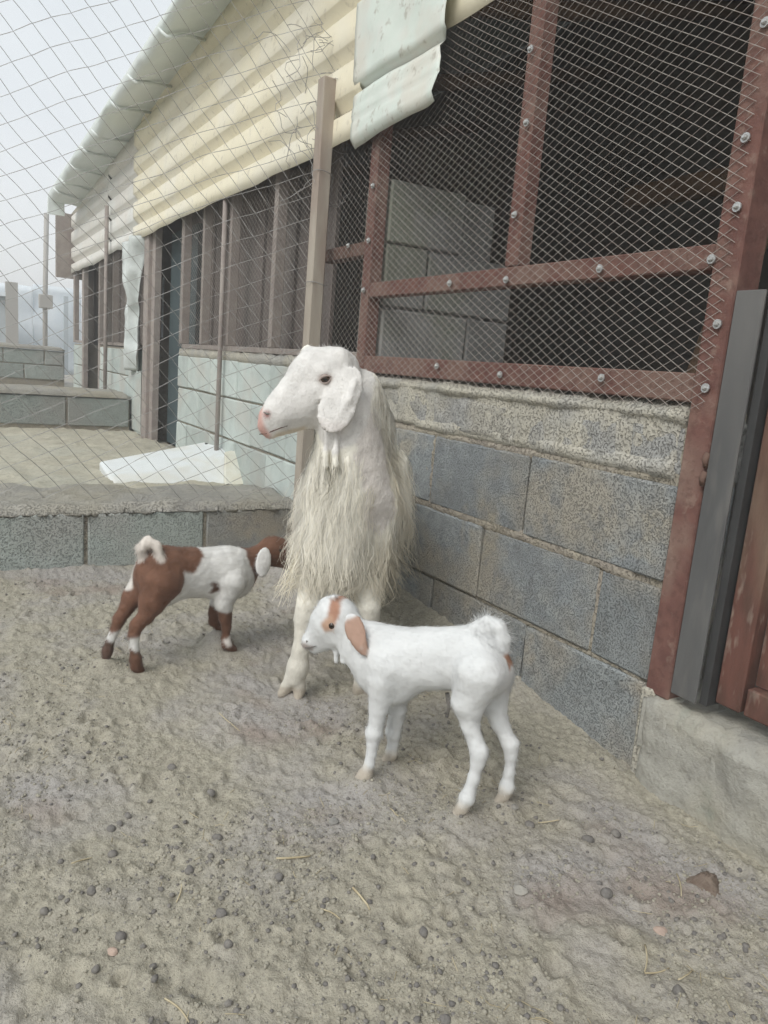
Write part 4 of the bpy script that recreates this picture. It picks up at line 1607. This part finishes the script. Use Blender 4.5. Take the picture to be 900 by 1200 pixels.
# ---------------------------------------------------------------- brown and white kid
def brown_kid():
    a, s, o = BK_A, BK_S, BK_O                         # s: its left, away from us
    K = lambda px, py, off=0.: on_plane(px, py, o + s * off, s)
    B = Body()

    def C(p, q, ra, rb, k=.02, sq=None):
        B.cone(p, q, rad(ra, p), rad(rb, q), k, sq)

    C(K(198, 674), K(268, 674), 27, 26, .03, (s, .80))
    C(K(190, 661), K(260, 661), 18, 17, .03, (s, .82))
    C(K(185, 674), K(189, 688), 28, 22, .03, (s, .88))
    C(K(266, 672), K(277, 677), 27, 21, .03, (s, .8))
    C(K(276, 667), K(312, 649), 20, 13.5, .022, (s, .75))     # neck, reaching forward
    hs = (s, .85)
    C(K(319, 645), K(324, 645), 17, 16, .012, hs)
    C(K(326, 647), K(352, 660), 14, 8, .012, hs)
    C(K(324, 653), K(350, 664), 10, 6, .010, hs)
    ears = []
    for sg in (1, -1):
        off = .034 * sg
        e0, e1 = K(311, 640, .024 * sg), K(306, 676, off * 1.35)
        mid = K(308.5, 659, off * 1.15)
        up_ = unit(e1 - e0)
        wd = unit(a - up_ * np.dot(a, up_))
        B.ell(mid, [up_, wd, np.cross(up_, wd)], [rad(18, mid), rad(10.5, mid), .0062], .005)
        ears.append(B.pr[-1])

    def leg(pts, offs, rs, k=.013, sqq=None):
        P = [K(x, y, q) for (x, y), q in zip(pts, offs)]
        B.chain(P, [rad(r, p) for r, p in zip(rs, P)], k, sqq)
        return P

    g = lambda a_, b_, n: [a_ + (b_ - a_) * i / (n - 1) for i in range(n)]
    # near (right) hind leg, hock pointing back
    fh = leg([(188, 684), (179, 704), (171, 722), (160, 733), (157, 744), (158, 760), (159, 772), (160, 780)], g(-.026, -.034, 8), [25, 16, 9.6, 7.8, 6.0, 4.9, 6.4, 6.2], .007)
    leg([(160, 780), (165, 787)], [-.034] * 2, [7, 4.8], .006)
    # far (left) hind leg stretched back
    fl = leg([(172, 684), (156, 700), (149, 712), (139, 727), (135, 738), (129, 752), (126, 762)], g(.026, .040, 7), [21, 12, 8.6, 6.9, 5.4, 4.7, 5.6], .007)
    leg([(126, 762), (124, 770)], [.040] * 2, [6.5, 4.8], .006)
    # front legs
    ff = leg([(270, 682), (262, 706), (264, 724), (265, 733), (265, 748), (266, 755)], g(-.030, -.030, 6), [19, 10.5, 7.2, 5.5, 4.9, 5.8], .007)
    leg([(266, 755), (273, 761)], [-.030] * 2, [6.5, 5], .006)
    f2 = leg([(268, 684), (256, 706), (252, 717), (251, 728)], g(.022, .028, 4), [17, 9, 6.8, 5.8], .009)
    leg([(251, 728), (257, 736)], [.028] * 2, [6.3, 4.5], .006)
    # tail arched up, tip hanging to the side
    n0 = len(B.pr)
    B.chain([K(168, 657), K(165, 643, -.004), K(173, 634, -.010), K(184, 640, -.022), K(189, 658, -.034)], [.011, .0115, .0125, .012, .007], .006)
    tail = B.pr[n0:]
    V, F = B.skin(.0036, 2)
    t, z, off = (V - o) @ a, V[:, 2], (V - o) @ s
    n1, n2 = fbm(V * 45, 3, 13) - .5, fbm(V * 45 + 5, 3, 14) - .5
    brown = np.array([.175, .088, .056])
    cols = np.tile(np.array([.72, .71, .685]), (len(V), 1))

    def patch(poly, colr, q=0., lo=-1, hi=1, wob=.016):
        pl = []
        for x, y in poly:
            p = K(x, y, q)
            pl.append((np.dot(p - o, a), p[2]))
        k = inside_poly(t + n1 * wob, z + n2 * wob, pl) & (off > lo) & (off < hi)
        cols[k] = colr

    q = -.045
    patch([(140, 630), (241, 630), (242, 656), (226, 672), (216, 669), (213, 690), (203, 704), (186, 722), (150, 722), (140, 690)], brown, q)
    patch([(130, 690), (162, 690), (160, 660), (150, 655)], np.array([.72, .68, .63]), .03, lo=.012)
    patch([(134, 712), (148, 705), (156, 712), (150, 730), (130, 742), (120, 735)], brown, .035, lo=.005)
    patch([(145, 716), (190, 716), (172, 732), (160, 746), (150, 746)], brown, -.03, hi=.004)
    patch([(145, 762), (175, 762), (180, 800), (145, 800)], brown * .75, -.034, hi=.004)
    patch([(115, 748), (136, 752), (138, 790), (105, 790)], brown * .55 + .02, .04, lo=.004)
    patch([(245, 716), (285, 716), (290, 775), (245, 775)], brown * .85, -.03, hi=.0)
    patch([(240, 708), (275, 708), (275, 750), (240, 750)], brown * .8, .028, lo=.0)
    patch([(292, 600), (380, 600), (380, 700), (296, 690), (294, 672), (287, 652)], brown, -.02)
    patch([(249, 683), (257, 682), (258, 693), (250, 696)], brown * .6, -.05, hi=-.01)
    ear = np.min([B._d(e, V) for e in ears], 0) < .0025
    cols[ear] = np.array([.78, .77, .75])
    cols[(np.min([B._d(e, V) for e in tail], 0) < .003) & (z > tail[0][1][2] - .004)] = np.array([.72, .66, .60])
    patch([(262, 748), (270, 740), (268, 756), (262, 760)], np.array([.75, .7, .66]), -.03, hi=0)
    root = empty('goat_kid', tuple(o))
    tag(root, 'brown and white kid goat with its head behind the adult goat', 'goat')
    finish(B, V, F, cols, root, tint_material('kid_coat', .8, .6, 150., .1, .16, heading=math.atan2(a[1], a[0]), stretch=(.22, 1, .6), var_scale=70))
    velvet(B, V, F, cols, root, 18000, .0075, -a * .8 - UP * .45, lift=.22, jitter=.14, rad_=.0003)
    velvet(B, V, F, cols, root, 9000, .013, -UP, 'tail_fluff', lift=.6, rad_=.0004, keep=lambda p: near_seg(p, tail[1][1], tail[3][2]) < .022, K=4)
    eye_parts(B, root, 328, 645, .008, .66)
    return [P[-1] for P in (fh, fl, ff, f2)]


# ---------------------------------------------------------------- mother goat
def mother_goat():
    a = unit([-.55, -.835, 0])
    s = np.cross(UP, a)
    o = np.array([.80, 1.52, 0.0])
    K = lambda px, py, t=0.: on_plane(px, py, o + a * t, a)
    B = Body()

    def C(p, q, ra, rb, k=.03, sq=None):
        B.cone(p, q, rad(ra, p), rad(rb, q), k, sq)

    # trunk
    c0 = K(409, 588, -.02)
    B.ell(c0, [s, a, UP], [.084, .115, .145], .05)
    hip = o - a * .46 + UP * .45
    B.cone(o - a * .08 + UP * (c0[2] - .0) + s * np.dot(c0 - o, s), hip, .118, .115, .05)
    B.cone(o - a * .06 + UP * .555 + s * np.dot(c0 - o, s) * 1.0, hip + UP * .05, .06, .07, .05)
    # the coat's own bulk over chest and shoulder
    C(K(390, 565, .03), K(375, 645, .06), 33, 22, .03)
    C(K(408, 590, .05), K(402, 650, .06), 36, 26, .03)
    C(K(440, 595, .0), K(434, 645, .02), 32, 24, .03)
    C(K(452, 545, -.09), K(458, 610, -.07), 26, 22, .03)
    # neck and throat
    C(K(420, 570, .02), K(408, 478, .075), 42, 31, .04)
    C(K(405, 560, .06), K(398, 490, .09), 34, 24, .04)
    C(K(436, 500, -.02), K(424, 455, .04), 26, 22, .04)
    # head, turned to her right
    h = .085
    C(K(392, 437, h), K(385, 440, h), 30, 30, .02)
    C(K(372, 430, h + .01), K(362, 438, h + .015), 22, 21, .02)
    C(K(362, 436, h + .015), K(326, 474, h + .05), 20, 14, .02)
    C(K(372, 462, h + .005), K(328, 487, h + .045), 29, 18.5, .02)
    C(K(366, 484, h + .005), K(322, 501, h + .045), 17, 11, .015)
    C(K(322, 485, h + .05), K(314, 489, h + .055), 15, 11.5, .012)
    B.ball(K(311, 500, h + .055), rad(9, K(311, 500, h)), .010)
    B.ball(K(316, 507, h + .05), rad(7, K(311, 500, h)), .010)
    B.ball(K(360, 411, h - .01), rad(6, K(360, 410, h)), .022)
    B.ball(K(399, 417, h + .03), rad(8, K(399, 417, h)), .02)
    B.ball(K(380, 437, h + .042), .016, .02)             # brow
    B.ball(K(368, 458, h + .040), .020, .02)             # cheek
    # ears
    for sg in (1, -1):
        if sg > 0:
            mid, lob, top, tip = K(404, 462, h + .062), K(393, 482, h + .070), K(416, 434, h + .045), K(388, 506, h + .075)
        else:
            mid, lob, top, tip = K(400, 462, h - .075), K(396, 482, h - .085), K(404, 434, h - .05), K(394, 506, h - .09)
        up_ = unit(tip - top)
        v0 = unit(K(380, 470, h + .06) - K(420, 476, h + .06))
        wd = unit(v0 - up_ * np.dot(v0, up_))
        tk = np.cross(up_, wd)
        B.ell(mid, [up_, wd, tk], [rad(36, mid), rad(19, mid), .0070], .008)
        B.ell(lob, [up_, wd, tk], [rad(27, lob), rad(22, lob), .0062], .010)
        if sg > 0:
            B.chain([K(416, 446, h + .0655), K(409, 468, h + .0735), K(393, 494, h + .0785)], [.0035, .0045, .0025], .012)
    # wattles
    for px, t in ((381, h + .045), (393, h + .055)):
        B.chain([K(px + 2, 508, t), K(px, 530, t + .005), K(px, 545, t + .007)], [.0055, .0065, .0085], .008)
    # front legs
    fr, fl = MO_FEET['fr'], MO_FEET['fl']
    tr, tl_ = np.dot(fr - o, a), np.dot(fl - o, a)

    def leg(pts, ts, rs, k=.02):
        P = [K(x, y, q) for (x, y), q in zip(pts, ts)]
        B.chain(P, [rad(r, p) for r, p in zip(rs, P)], k)
        return P

    leg([(377, 625), (368, 680), (362, 712), (358, 724), (353, 760), (349, 782), (345, 794)], [.0, .05, .07, .075, tr, tr, tr], [29, 19, 14, 12.5, 9.2, 12, 11.5], .012)
    leg([(343, 792), (335, 806), (330, 813)], [tr, tr, tr + .01], [8, 7, 5], .004)
    leg([(350, 793), (351, 809), (349, 817)], [tr, tr, tr + .01], [8, 7, 5], .004)
    leg([(430, 625), (430, 680), (431, 712), (431, 724), (430, 760), (428, 782), (427, 794)], [.0, .03, .04, .04, tl_, tl_, tl_], [29, 19, 14, 12.5, 9.2, 12, 11.5], .012)
    leg([(423, 794), (421, 808), (420, 814)], [tl_] * 3, [8, 7.5, 5.5], .005)
    leg([(431, 794), (433, 808), (434, 814)], [tl_] * 3, [8, 7.5, 5.5], .005)
    # hind legs
    for sg in (1, -1):
        b0 = o - a * .46 + s * .075 * sg
        ft = o - a * .50 + s * .085 * sg
        ft[2] = gz(ft[0], ft[1]) + .012
        B.chain([b0 + UP * .40, b0 + a * .05 + UP * .29, b0 - a * .05 + UP * .20, b0 - a * .055 + UP * .17, ft - a * .02 + UP * .06, ft + UP * .015], [.085, .055, .027, .022, .018, .022], .03)
        B.cone(ft + UP * .012, ft + a * .03 + UP * .006, .020, .012, .01)
    B.ball(K(391, 672, -.30), .055, .03)                  # udder
    B.cone(K(391, 680, -.30), K(392, 700, -.30), .03, .018, .02)
    B.chain([hip - a * .10 + UP * .05, hip - a * .16 + UP * .08, hip - a * .18 + UP * .05], [.025, .022, .012], .02)
    V, F = B.skin(.0042, 2)
    skin = np.array([.735, .69, .645])
    cream = np.array([.93, .90, .80])
    cols = np.tile(cream, (len(V), 1))
    n1 = fbm(V * 40, 3, 23) - .5
    zz = V[:, 2]
    hd = np.minimum.reduce([near_seg(V, K(395, 438, h), K(312, 492, h + .05)), near_seg(V, K(410, 440, h + .05), K(392, 490, h + .07)) + .01])
    face = hd < .085 + n1 * .02
    cols[face] = np.array([.755, .735, .705])
    bare = near_seg(V, K(428, 510, .09), K(443, 600, .07)) < .050 + n1 * .03
    cols[bare & ~face] = skin
    eye_q, eye_n = B.hit(381, 444)[0], None
    nose = near_seg(V, K(305, 486, h + .055), K(309, 505, h + .055)) < .021 + n1 * .008
    cols[nose] = np.array([.62, .38, .33])
    nos = B.hit(313, 485)[0]
    cols[np.linalg.norm(V - nos, axis=1) < .0085] = np.array([.30, .13, .12])
    ring = np.linalg.norm((V - eye_q) * np.array([1, 1, 1.5]), axis=1)
    cols[ring < .0155] = np.array([.52, .44, .40])
    cols[ring < .0115] = np.array([.20, .14, .12])
    chin = near_seg(V, K(330, 512, h + .05), K(352, 506, h + .03)) < .018 + n1 * .01
    cols[chin] = np.array([.66, .58, .47])
    pink = near_seg(V, K(391, 672, -.30), K(392, 704, -.30)) < .062
    cols[pink] = np.array([.45, .22, .18])
    legz = zz < .22
    cols[legz] = np.array([.70, .67, .59])
    hoof = zz < .022 + n1 * .01
    cols[hoof] = np.array([.44, .39, .32])
    root = empty('goat', tuple(o))
    tag(root, 'adult white goat with long shaggy cream coat and drooping ears standing over the kids', 'goat')
    # the coat's relief: long streaks in the skin under the fibres
    def length_at(p):
        hdp = np.minimum(near_seg(p, K(395, 438, h), K(312, 492, h + .05)), near_seg(p, K(410, 440, h + .05), K(392, 490, h + .07)))
        L_ = np.where(p[:, 2] > .60, .095, .12)
        L_ = L_ * np.clip((p[:, 2] - .27) / .06, 0, 1)
        L_ = L_ * np.clip((hdp - .072) / .04, 0, 1)
        br = near_seg(p, K(428, 512, .09), K(446, 590, .07)) + (fbm(p * 30, 2, 44) - .5) * .03
        return L_ * np.clip((br - .024) / .05, .0, 1)

    shag = np.clip(length_at(V) / .08, 0, 1)
    yw = (np.clip(((V - c0) @ s - .03) / .07, 0, 1) * np.clip((fbm(V * 14, 2, 88) - .42) * 3, 0, 1) * shag * .6)[:, None]
    cols = cols * (1 - yw) + np.array([.76, .65, .44]) * yw
    mott = (fbm(V * 26, 3, 57) - .5)
    cols = cols * (1 + .16 * mott)[:, None]
    rim = np.clip(1 - near_seg(V, K(372, 497, h + .07), K(408, 503, h + .075)) / .02, 0, 1)[:, None] * .35
    cols = cols * (1 - rim) + np.array([.70, .56, .52]) * rim
    st = fbm(V * np.array([95, 95, 11.]), 3, 55) - .5
    V = V + vertex_normals(V, F) * (shag * st * .011)[:, None]
    finish(B, V, F, cols, root)

    # short hair on the face, neck and legs
    velvet(B, V, F, cols, root, 26000, .008, a * -.2 - UP * .8, lift=.2, jitter=.05, rad_=.0003, keep=lambda p: length_at(p) < .03)

    def tint(p, tone, K_):
        sfr = np.linspace(0, 1, K_)[None, :, None]
        low_k = np.clip((.48 - p[:, 2]) / .22, 0, 1)[:, None, None]
        side = np.clip(((p - c0) @ s - .02) / .08, 0, 1)[:, None, None]
        yel = np.clip((fbm(p * 14, 2, 88) - .45) * 3, 0, 1)[:, None, None]
        base = np.array([.98, .96, .88]) * (1 - tone) + np.array([.97, .91, .75]) * tone
        base = base * (1 - .5 * side * yel) + np.array([.78, .65, .42]) * .5 * side * yel
        tip = np.array([.95, .82, .58]) * (1 - tone) + np.array([.98, .93, .80]) * tone
        w = sfr * (.2 + .7 * low_k)
        return base * (1 - w) + tip * w

    def hair_layer(name, N, r, lscale, lift, droop, noise, clumps, clump, margin, sides, wave, zmax=9., zmin=0.):
        p, nr, vi = sample(V, F, N)
        L_ = length_at(p) * rng.uniform(.55, 1.25, len(p)) * lscale
        k = (L_ > .018 * lscale) & (p[:, 2] < zmax) & (p[:, 2] > zmin)
        p, nr, L_ = p[k], nr[k], L_[k]
        out = nr.copy()
        out[:, 2] *= .3
        flow = -UP * .85 + a * .06
        path = grow(B, p, out, L_, flow, lift, droop, 7, noise, min(clumps, len(p) // 3), clump, margin)
        n, Kk = path.shape[:2]
        cell = np.floor(p * 26).astype(np.int64)
        ph = _hash((cell[:, 0] * 7919 ^ cell[:, 1] * 104729 ^ cell[:, 2] * 1299709) & 0x7fffffff) * 6.28
        ss = np.linspace(0, 1, Kk)[None, :]
        bend = (wave * np.sin(4.5 * ss + ph[:, None]) + wave * .4 * np.sin(9 * ss + rng.uniform(0, 6.28, (n, 1)))) * ss * (L_ / .12)[:, None]
        path += bend[..., None] * s + (bend * .5 * np.cos(ph)[:, None])[..., None] * a
        rr = np.broadcast_to(r * np.array([.8, 1, 1, .92, .75, .5, .15]), (n, Kk)) * rng.uniform(.6, 1.3, (n, 1))
        me_ = strands_mesh(path, rr, tint(p, rng.random((n, 1, 1)), Kk), name, sides, nr, .85)
        return link(name, me_, root, M['hair'])

    hair_layer('long_coat', 24000, .00034, .85, .09, .18, .24, 900, .42, .0003, 3, .017)
    hair_layer('mane', 7000, .0004, .8, .20, .22, .22, 300, .6, .0005, 3, .012, 9., .50)
    hair_layer('fringe', 9000, .00055, .95, .18, .14, .28, 130, .80, .0006, 3, .020, .40)
    # wind-blown wisps at her right elbow
    n = 46
    w0 = np.array([K(350 + rng.uniform(-8, 8), 655 + rng.uniform(-22, 26), .075) for _ in range(n)])
    w1 = np.array([K(326 + rng.uniform(-9, 14), 698 + rng.uniform(-12, 18), .085 + rng.uniform(-.02, .02)) for _ in range(n)])
    tt = np.linspace(0, 1, 7)[None, :, None]
    path = w0[:, None] * (1 - tt) + w1[:, None] * tt
    path[:, :, 2] += (.02 * np.sin(np.linspace(0, 3.14, 7)))[None] * rng.uniform(-.4, 1, (n, 1))
    rr = np.broadcast_to(.0008 * np.array([1, 1, .95, .85, .7, .45, .15]), (n, 7))
    link('wisps', strands_mesh(path, rr, tint(w0, rng.random((n, 1, 1)), 7), 'wisps'), root, M['hair'])
    q, nr_ = eye_parts(B, root, 381, 444, .0120, .60)
    ax = unit(K(352, 452, h + .03) - K(384, 441, h + .03))
    ax = unit(ax - nr_ * np.dot(ax, nr_))
    upv = np.cross(nr_, ax)
    upv = upv if upv[2] > 0 else -upv
    for sg, hgt, rr in ((1, .0085, .0030), (-1, .0075, .0022)):
        u = np.linspace(-1, 1, 11)
        pts = np.array([q + ax * (.0135 * t) + upv * (sg * hgt * (1 - t * t) - .001) + nr_ * (.0035 * (1 - t * t) - .0012) for t in u])
        me_ = MB().tube(pts, rr * (1.05 - np.abs(u) * .75), 7)
        lid = me_.build('eyelid', M['lid'], root, True)
    m = [B.hit(x, y)[0] - unit(ray(x, y)) * .0004 for x, y in ((304, 509), (312, 508), (322, 504), (330, 501), (337, 499))]
    MB().tube(np.array(m), [.001, .0016, .0018, .0015, .0006], 5).build('mouth_line', M['rust_dark'], root, True)
    nq = [B.hit(x, y)[0] - unit(ray(x, y)) * .0006 for x, y in ((309, 483), (313, 485), (317, 485))]
    MB().tube(np.array(nq), [.001, .0028, .001], 6).build('nostril', M['dung'], root, True)


white_kid()
mother_goat()
brown_kid()


# ------------------------------------------------------------------ litter on the sand
def pebble_mesh(seed, flat=.7, rough=.25):
    r = np.random.default_rng(seed)
    t = (1 + 5 ** .5) / 2
    v = np.array([(-1, t, 0), (1, t, 0), (-1, -t, 0), (1, -t, 0), (0, -1, t), (0, 1, t), (0, -1, -t), (0, 1, -t), (t, 0, -1), (t, 0, 1), (-t, 0, -1), (-t, 0, 1)], float)
    v /= np.linalg.norm(v[0])
    f = np.array([(0, 11, 5), (0, 5, 1), (0, 1, 7), (0, 7, 10), (0, 10, 11), (1, 5, 9), (5, 11, 4), (11, 10, 2), (10, 7, 6), (7, 1, 8), (3, 9, 4), (3, 4, 2), (3, 2, 6), (3, 6, 8), (3, 8, 9), (4, 9, 5), (2, 4, 11), (6, 2, 10), (8, 6, 7), (9, 8, 1)])
    v = v * (1 + r.uniform(-rough, rough, (12, 1))) * np.array([1, r.uniform(.7, 1), flat])
    return v, f


def scatter(name, label, N, r0, r1, mat, region, seed, bury=.1):
    r = np.random.default_rng(seed)
    bases = [pebble_mesh(seed * 31 + i) for i in range(8)]
    xs, ys = region(r, N)
    zs = ground_z(xs, ys)
    V, F, n = [], [], 0
    for i in range(len(xs)):
        v, f = bases[i % 8]
        q = r0 * (r1 / r0) ** (r.random() ** 1.8)
        a = r.uniform(0, 6.28)
        c_, s_ = math.cos(a), math.sin(a)
        w = (v * q) @ np.array([[c_, s_, 0], [-s_, c_, 0], [0, 0, 1]])
        V.append(w + np.array([xs[i], ys[i], zs[i] + q * bury]))
        F.append(f + n)
        n += 12
    o = link(name, mesh(name, np.concatenate(V), np.concatenate(F)), None, mat)
    return tag(o, label, None, None, 'stuff')


def seen_area(r, N):
    """over the sand in front, denser where it is near"""
    x, y = np.zeros(0), np.zeros(0)
    while len(x) < N:
        px, py = r.uniform(-60, 960, 4 * N), 660 + 600 * r.random(4 * N) ** 1.15
        d = (ROT @ np.stack([px - CX, py - CY, np.full(4 * N, FOC)])).T
        q = EYE + d * (-EYE[2] / d[:, 2])[:, None]
        k = (q[:, 0] < WX - .02) & (q[:, 1] < 2.55) & (fbm(np.stack([q[:, 0] * 5, q[:, 1] * 5, np.full(4 * N, 3.)], -1), 2, 61) > r.uniform(.25, .6, 4 * N))
        x, y = np.append(x, q[k, 0]), np.append(y, q[k, 1])
    return x[:N], y[:N]


tag(scatter('clods', None, 13000, .0010, .0046, M['clod'], seen_area, 5), 'small clods and grains of dry earth over the sand', 'clods')
tag(scatter('grit', None, 2200, .0009, .0026, M['stone'], seen_area, 6), 'pale grit strewn over the sand', 'grit')
tag(scatter('dark_crumbs', None, 2600, .0012, .0062, M['dung'], seen_area, 8), 'dark crumbs of old dung strewn over the sand', 'crumbs')


def lump(name, label, cat, px, py, rpx, mat, seed, flat=.7, group=None, bury=.4):
    q = on_z(px, py, 0.0)
    q[2] = gz(q[0], q[1])
    r = rad(rpx, q)
    v, f = pebble_mesh(seed, flat, .18)
    # one round of subdivision for a rounder lump
    vv, ff, cache = [tuple(p) for p in v], [], {}

    def midp(i, j):
        k = (min(i, j), max(i, j))
        if k not in cache:
            m = (np.array(vv[i]) + np.array(vv[j])) / 2
            m = m / np.linalg.norm(m) * (np.linalg.norm(vv[i]) + np.linalg.norm(vv[j])) / 2 * random.uniform(.93, 1.05)
            cache[k] = len(vv)
            vv.append(tuple(m))
        return cache[k]
    for (a, b, c) in f:
        x, y, z = midp(a, b), midp(b, c), midp(c, a)
        ff += [(a, x, z), (b, y, x), (c, z, y), (x, y, z)]
    o = link(name, mesh(name, np.array(vv) * r, ff, mat.name.startswith('dung')), None, mat, loc=(q[0], q[1], q[2] + r * flat * bury))
    o.rotation_euler = (0, 0, seed * 1.3)
    return tag(o, label, cat, group)


for i, (px, py, r) in enumerate(((247, 922, 6), (202, 890, 6), (130, 962, 6.5), (140, 957, 5), (132, 993, 6), (107, 1041, 7), (142, 1091, 8), (112, 1131, 6), (260, 1066, 8), (222, 1016, 6),
                                 (327, 1024, 7), (255, 976, 7), (52, 1062, 6), (690, 977, 8), (712, 1040, 8), (622, 957, 7), (722, 971, 6), (497, 1085, 7), (523, 1180, 7), (797, 1156, 9), (150, 946, 5), (268, 1105, 6))):
    lump('dropping', 'dark goat dropping lying on the sand', 'dropping', px, py, r, M['dung'], 100 + i, .75, 'goat droppings on the sand', .15)
for i, (px, py, r, m, lab) in enumerate(((132, 1107, 8.5, 'pink_stone', 'pinkish stone chip beside a dark dropping on the open sand'),
                                         (391, 956, 7, 'stone', 'pale stone below the white kid\'s front hooves'),
                                         (611, 1036, 10, 'stone', 'round grey stone on the sand below the white kid\'s hind hooves'),
                                         (817, 938, 8, 'stone', 'pale stone lying against the foot of the threshold step'),
                                         (777, 977, 9, 'stone', 'grey stone on the sand between the threshold step and the droppings'),
                                         (776, 1078, 9, 'pink_stone', 'flat buff stone below the brown dung heap'),
                                         (603, 945, 5, 'stone', 'small pale stone right behind the white kid\'s hind hoof'))):
    lump('stone', lab, 'stone', px, py, r, M[m], 200 + i, .45, None, .0)


def dung_heap():
    q = on_z(828, 1029, 0)
    r = rad(25, q)
    n, k = 26, 9
    V = [(0, 0, .016)]
    for i in range(1, k + 1):
        for j in range(n):
            t = i / k
            a = 2 * math.pi * j / n
            rr = r * t * (1 + .25 * math.sin(a * 3 + 1) * t)
            V.append((rr * math.cos(a), rr * math.sin(a) * .8, .017 * (1 - t ** 2) + random.uniform(-.003, .004) - .010 * t))
    F = [(0, 1 + j, 1 + (j + 1) % n) for j in range(n)]
    for i in range(k - 1):
        for j in range(n):
            b = 1 + i * n
            F.append((b + j, b + n + j, b + n + (j + 1) % n, b + (j + 1) % n))
    o = link('dung_heap', mesh('dung_heap', V, F, True), None, M['dung_heap'], loc=(q[0], q[1], gz(q[0], q[1]) + .002))
    tag(o, 'flat brown dung heap on the sand near the threshold step', 'dung')


dung_heap()


def straw(ends, label, r=.0016):
    p = [on_z(x, y, 0) for x, y in ends]
    n = 6
    pts = []
    for i in range(n):
        t = i / (n - 1)
        q = p[0] * (1 - t) + p[1] * t
        pts.append(q)
    pts = np.array(pts)
    pts[:, 2] = np.maximum(np.linspace(gz(*pts[0][:2]), gz(*pts[-1][:2]), n), ground_z(pts[:, 0], pts[:, 1]) - .002) + .0028
    d = unit(np.cross(pts[-1] - pts[0], UP))
    pts += d * (np.sin(np.linspace(0, math.pi, n)) * random.uniform(-.004, .004))[:, None]
    o = MB().tube(pts, [r, r, r * .95, r * .9, r * .85, r * .7], 5).build('straw', M['straw'], None, True)
    return tag(o, label, 'straw', 'straws on the sand')


for ends, lab in ((((257, 836), (281, 850)), 'pale straw on the sand below the brown and white kid'),
                  (((324, 1002), (364, 997)), 'thick pale straw lying level in the middle of the open sand'),
                  (((413, 1040), (434, 1058)), 'straw slanting down, right below the thick level straw'),
                  (((207, 1052), (213, 1026)), 'upright straw on the sand between dark droppings'),
                  (((84, 1012), (108, 1000)), 'thin straw at the side of the open sand farthest from the gate'),
                  (((632, 954), (656, 957)), 'short straw behind the white kid\'s hind hooves'),
                  (((794, 1018), (799, 1046)), 'straw pointing at the brown dung heap'),
                  (((757, 1100), (757, 1130)), 'bent straw of the crossed pair near the lower corner'),
                  (((757, 1132), (786, 1124)), 'second straw of the crossed pair near the lower corner'),
                  (((796, 1142), (814, 1124)), 'straw beside the crossed pair, under the buff stone'),
                  (((458, 940), (476, 956)), 'straw between the white kid\'s front and hind hooves'),
                  (((193, 1166), (222, 1186)), 'long straw near the bottom edge of the open sand'),
                  (((376, 1060), (399, 1071)), 'faint straw beside the slanting one')):
    straw(ends, lab, .0012 if 'thick' not in lab else .0019)


def straw_bits():
    r = np.random.default_rng(91)
    x, y = seen_area(r, 170)
    P = []
    for i in range(len(x)):
        a, L_ = r.uniform(0, 6.28), r.uniform(.008, .03)
        q = np.array([[x[i] + math.cos(a) * L_ * t, y[i] + math.sin(a) * L_ * t, 0] for t in (0, .5, 1)])
        q[:, 2] = ground_z(q[:, 0], q[:, 1]) + .0012
        P.append(q)
    P = np.array(P)
    me = strands_mesh(P, np.full(P.shape[:2], .0006), None, 'straw_bits')
    o = link('straw_bits', me, None, M['straw'])
    tag(o, 'short bits of chaff and straw over the sand', 'chaff', None, 'stuff')


straw_bits()


# ------------------------------------------------------------------ added haze volume: stands in for the camera's veil, lifts the blacks
HAZE = 0.016
if HAZE:
    hz = MB()
    hz.box((-125, -125, -1.2), (125, 125, 4.2))
    hm = bpy.data.materials.new('haze')
    hm.use_nodes = True
    hn = hm.node_tree.nodes
    hn.remove(hn['Principled BSDF'])
    pv = hn.new('ShaderNodeVolumePrincipled')
    pv.inputs['Color'].default_value = (.98, .99, 1, 1)
    pv.inputs['Density'].default_value = HAZE
    hm.node_tree.links.new(pv.outputs[0], hn['Material Output'].inputs['Volume'])
    tag(hz.build('haze', hm), kind='stuff')
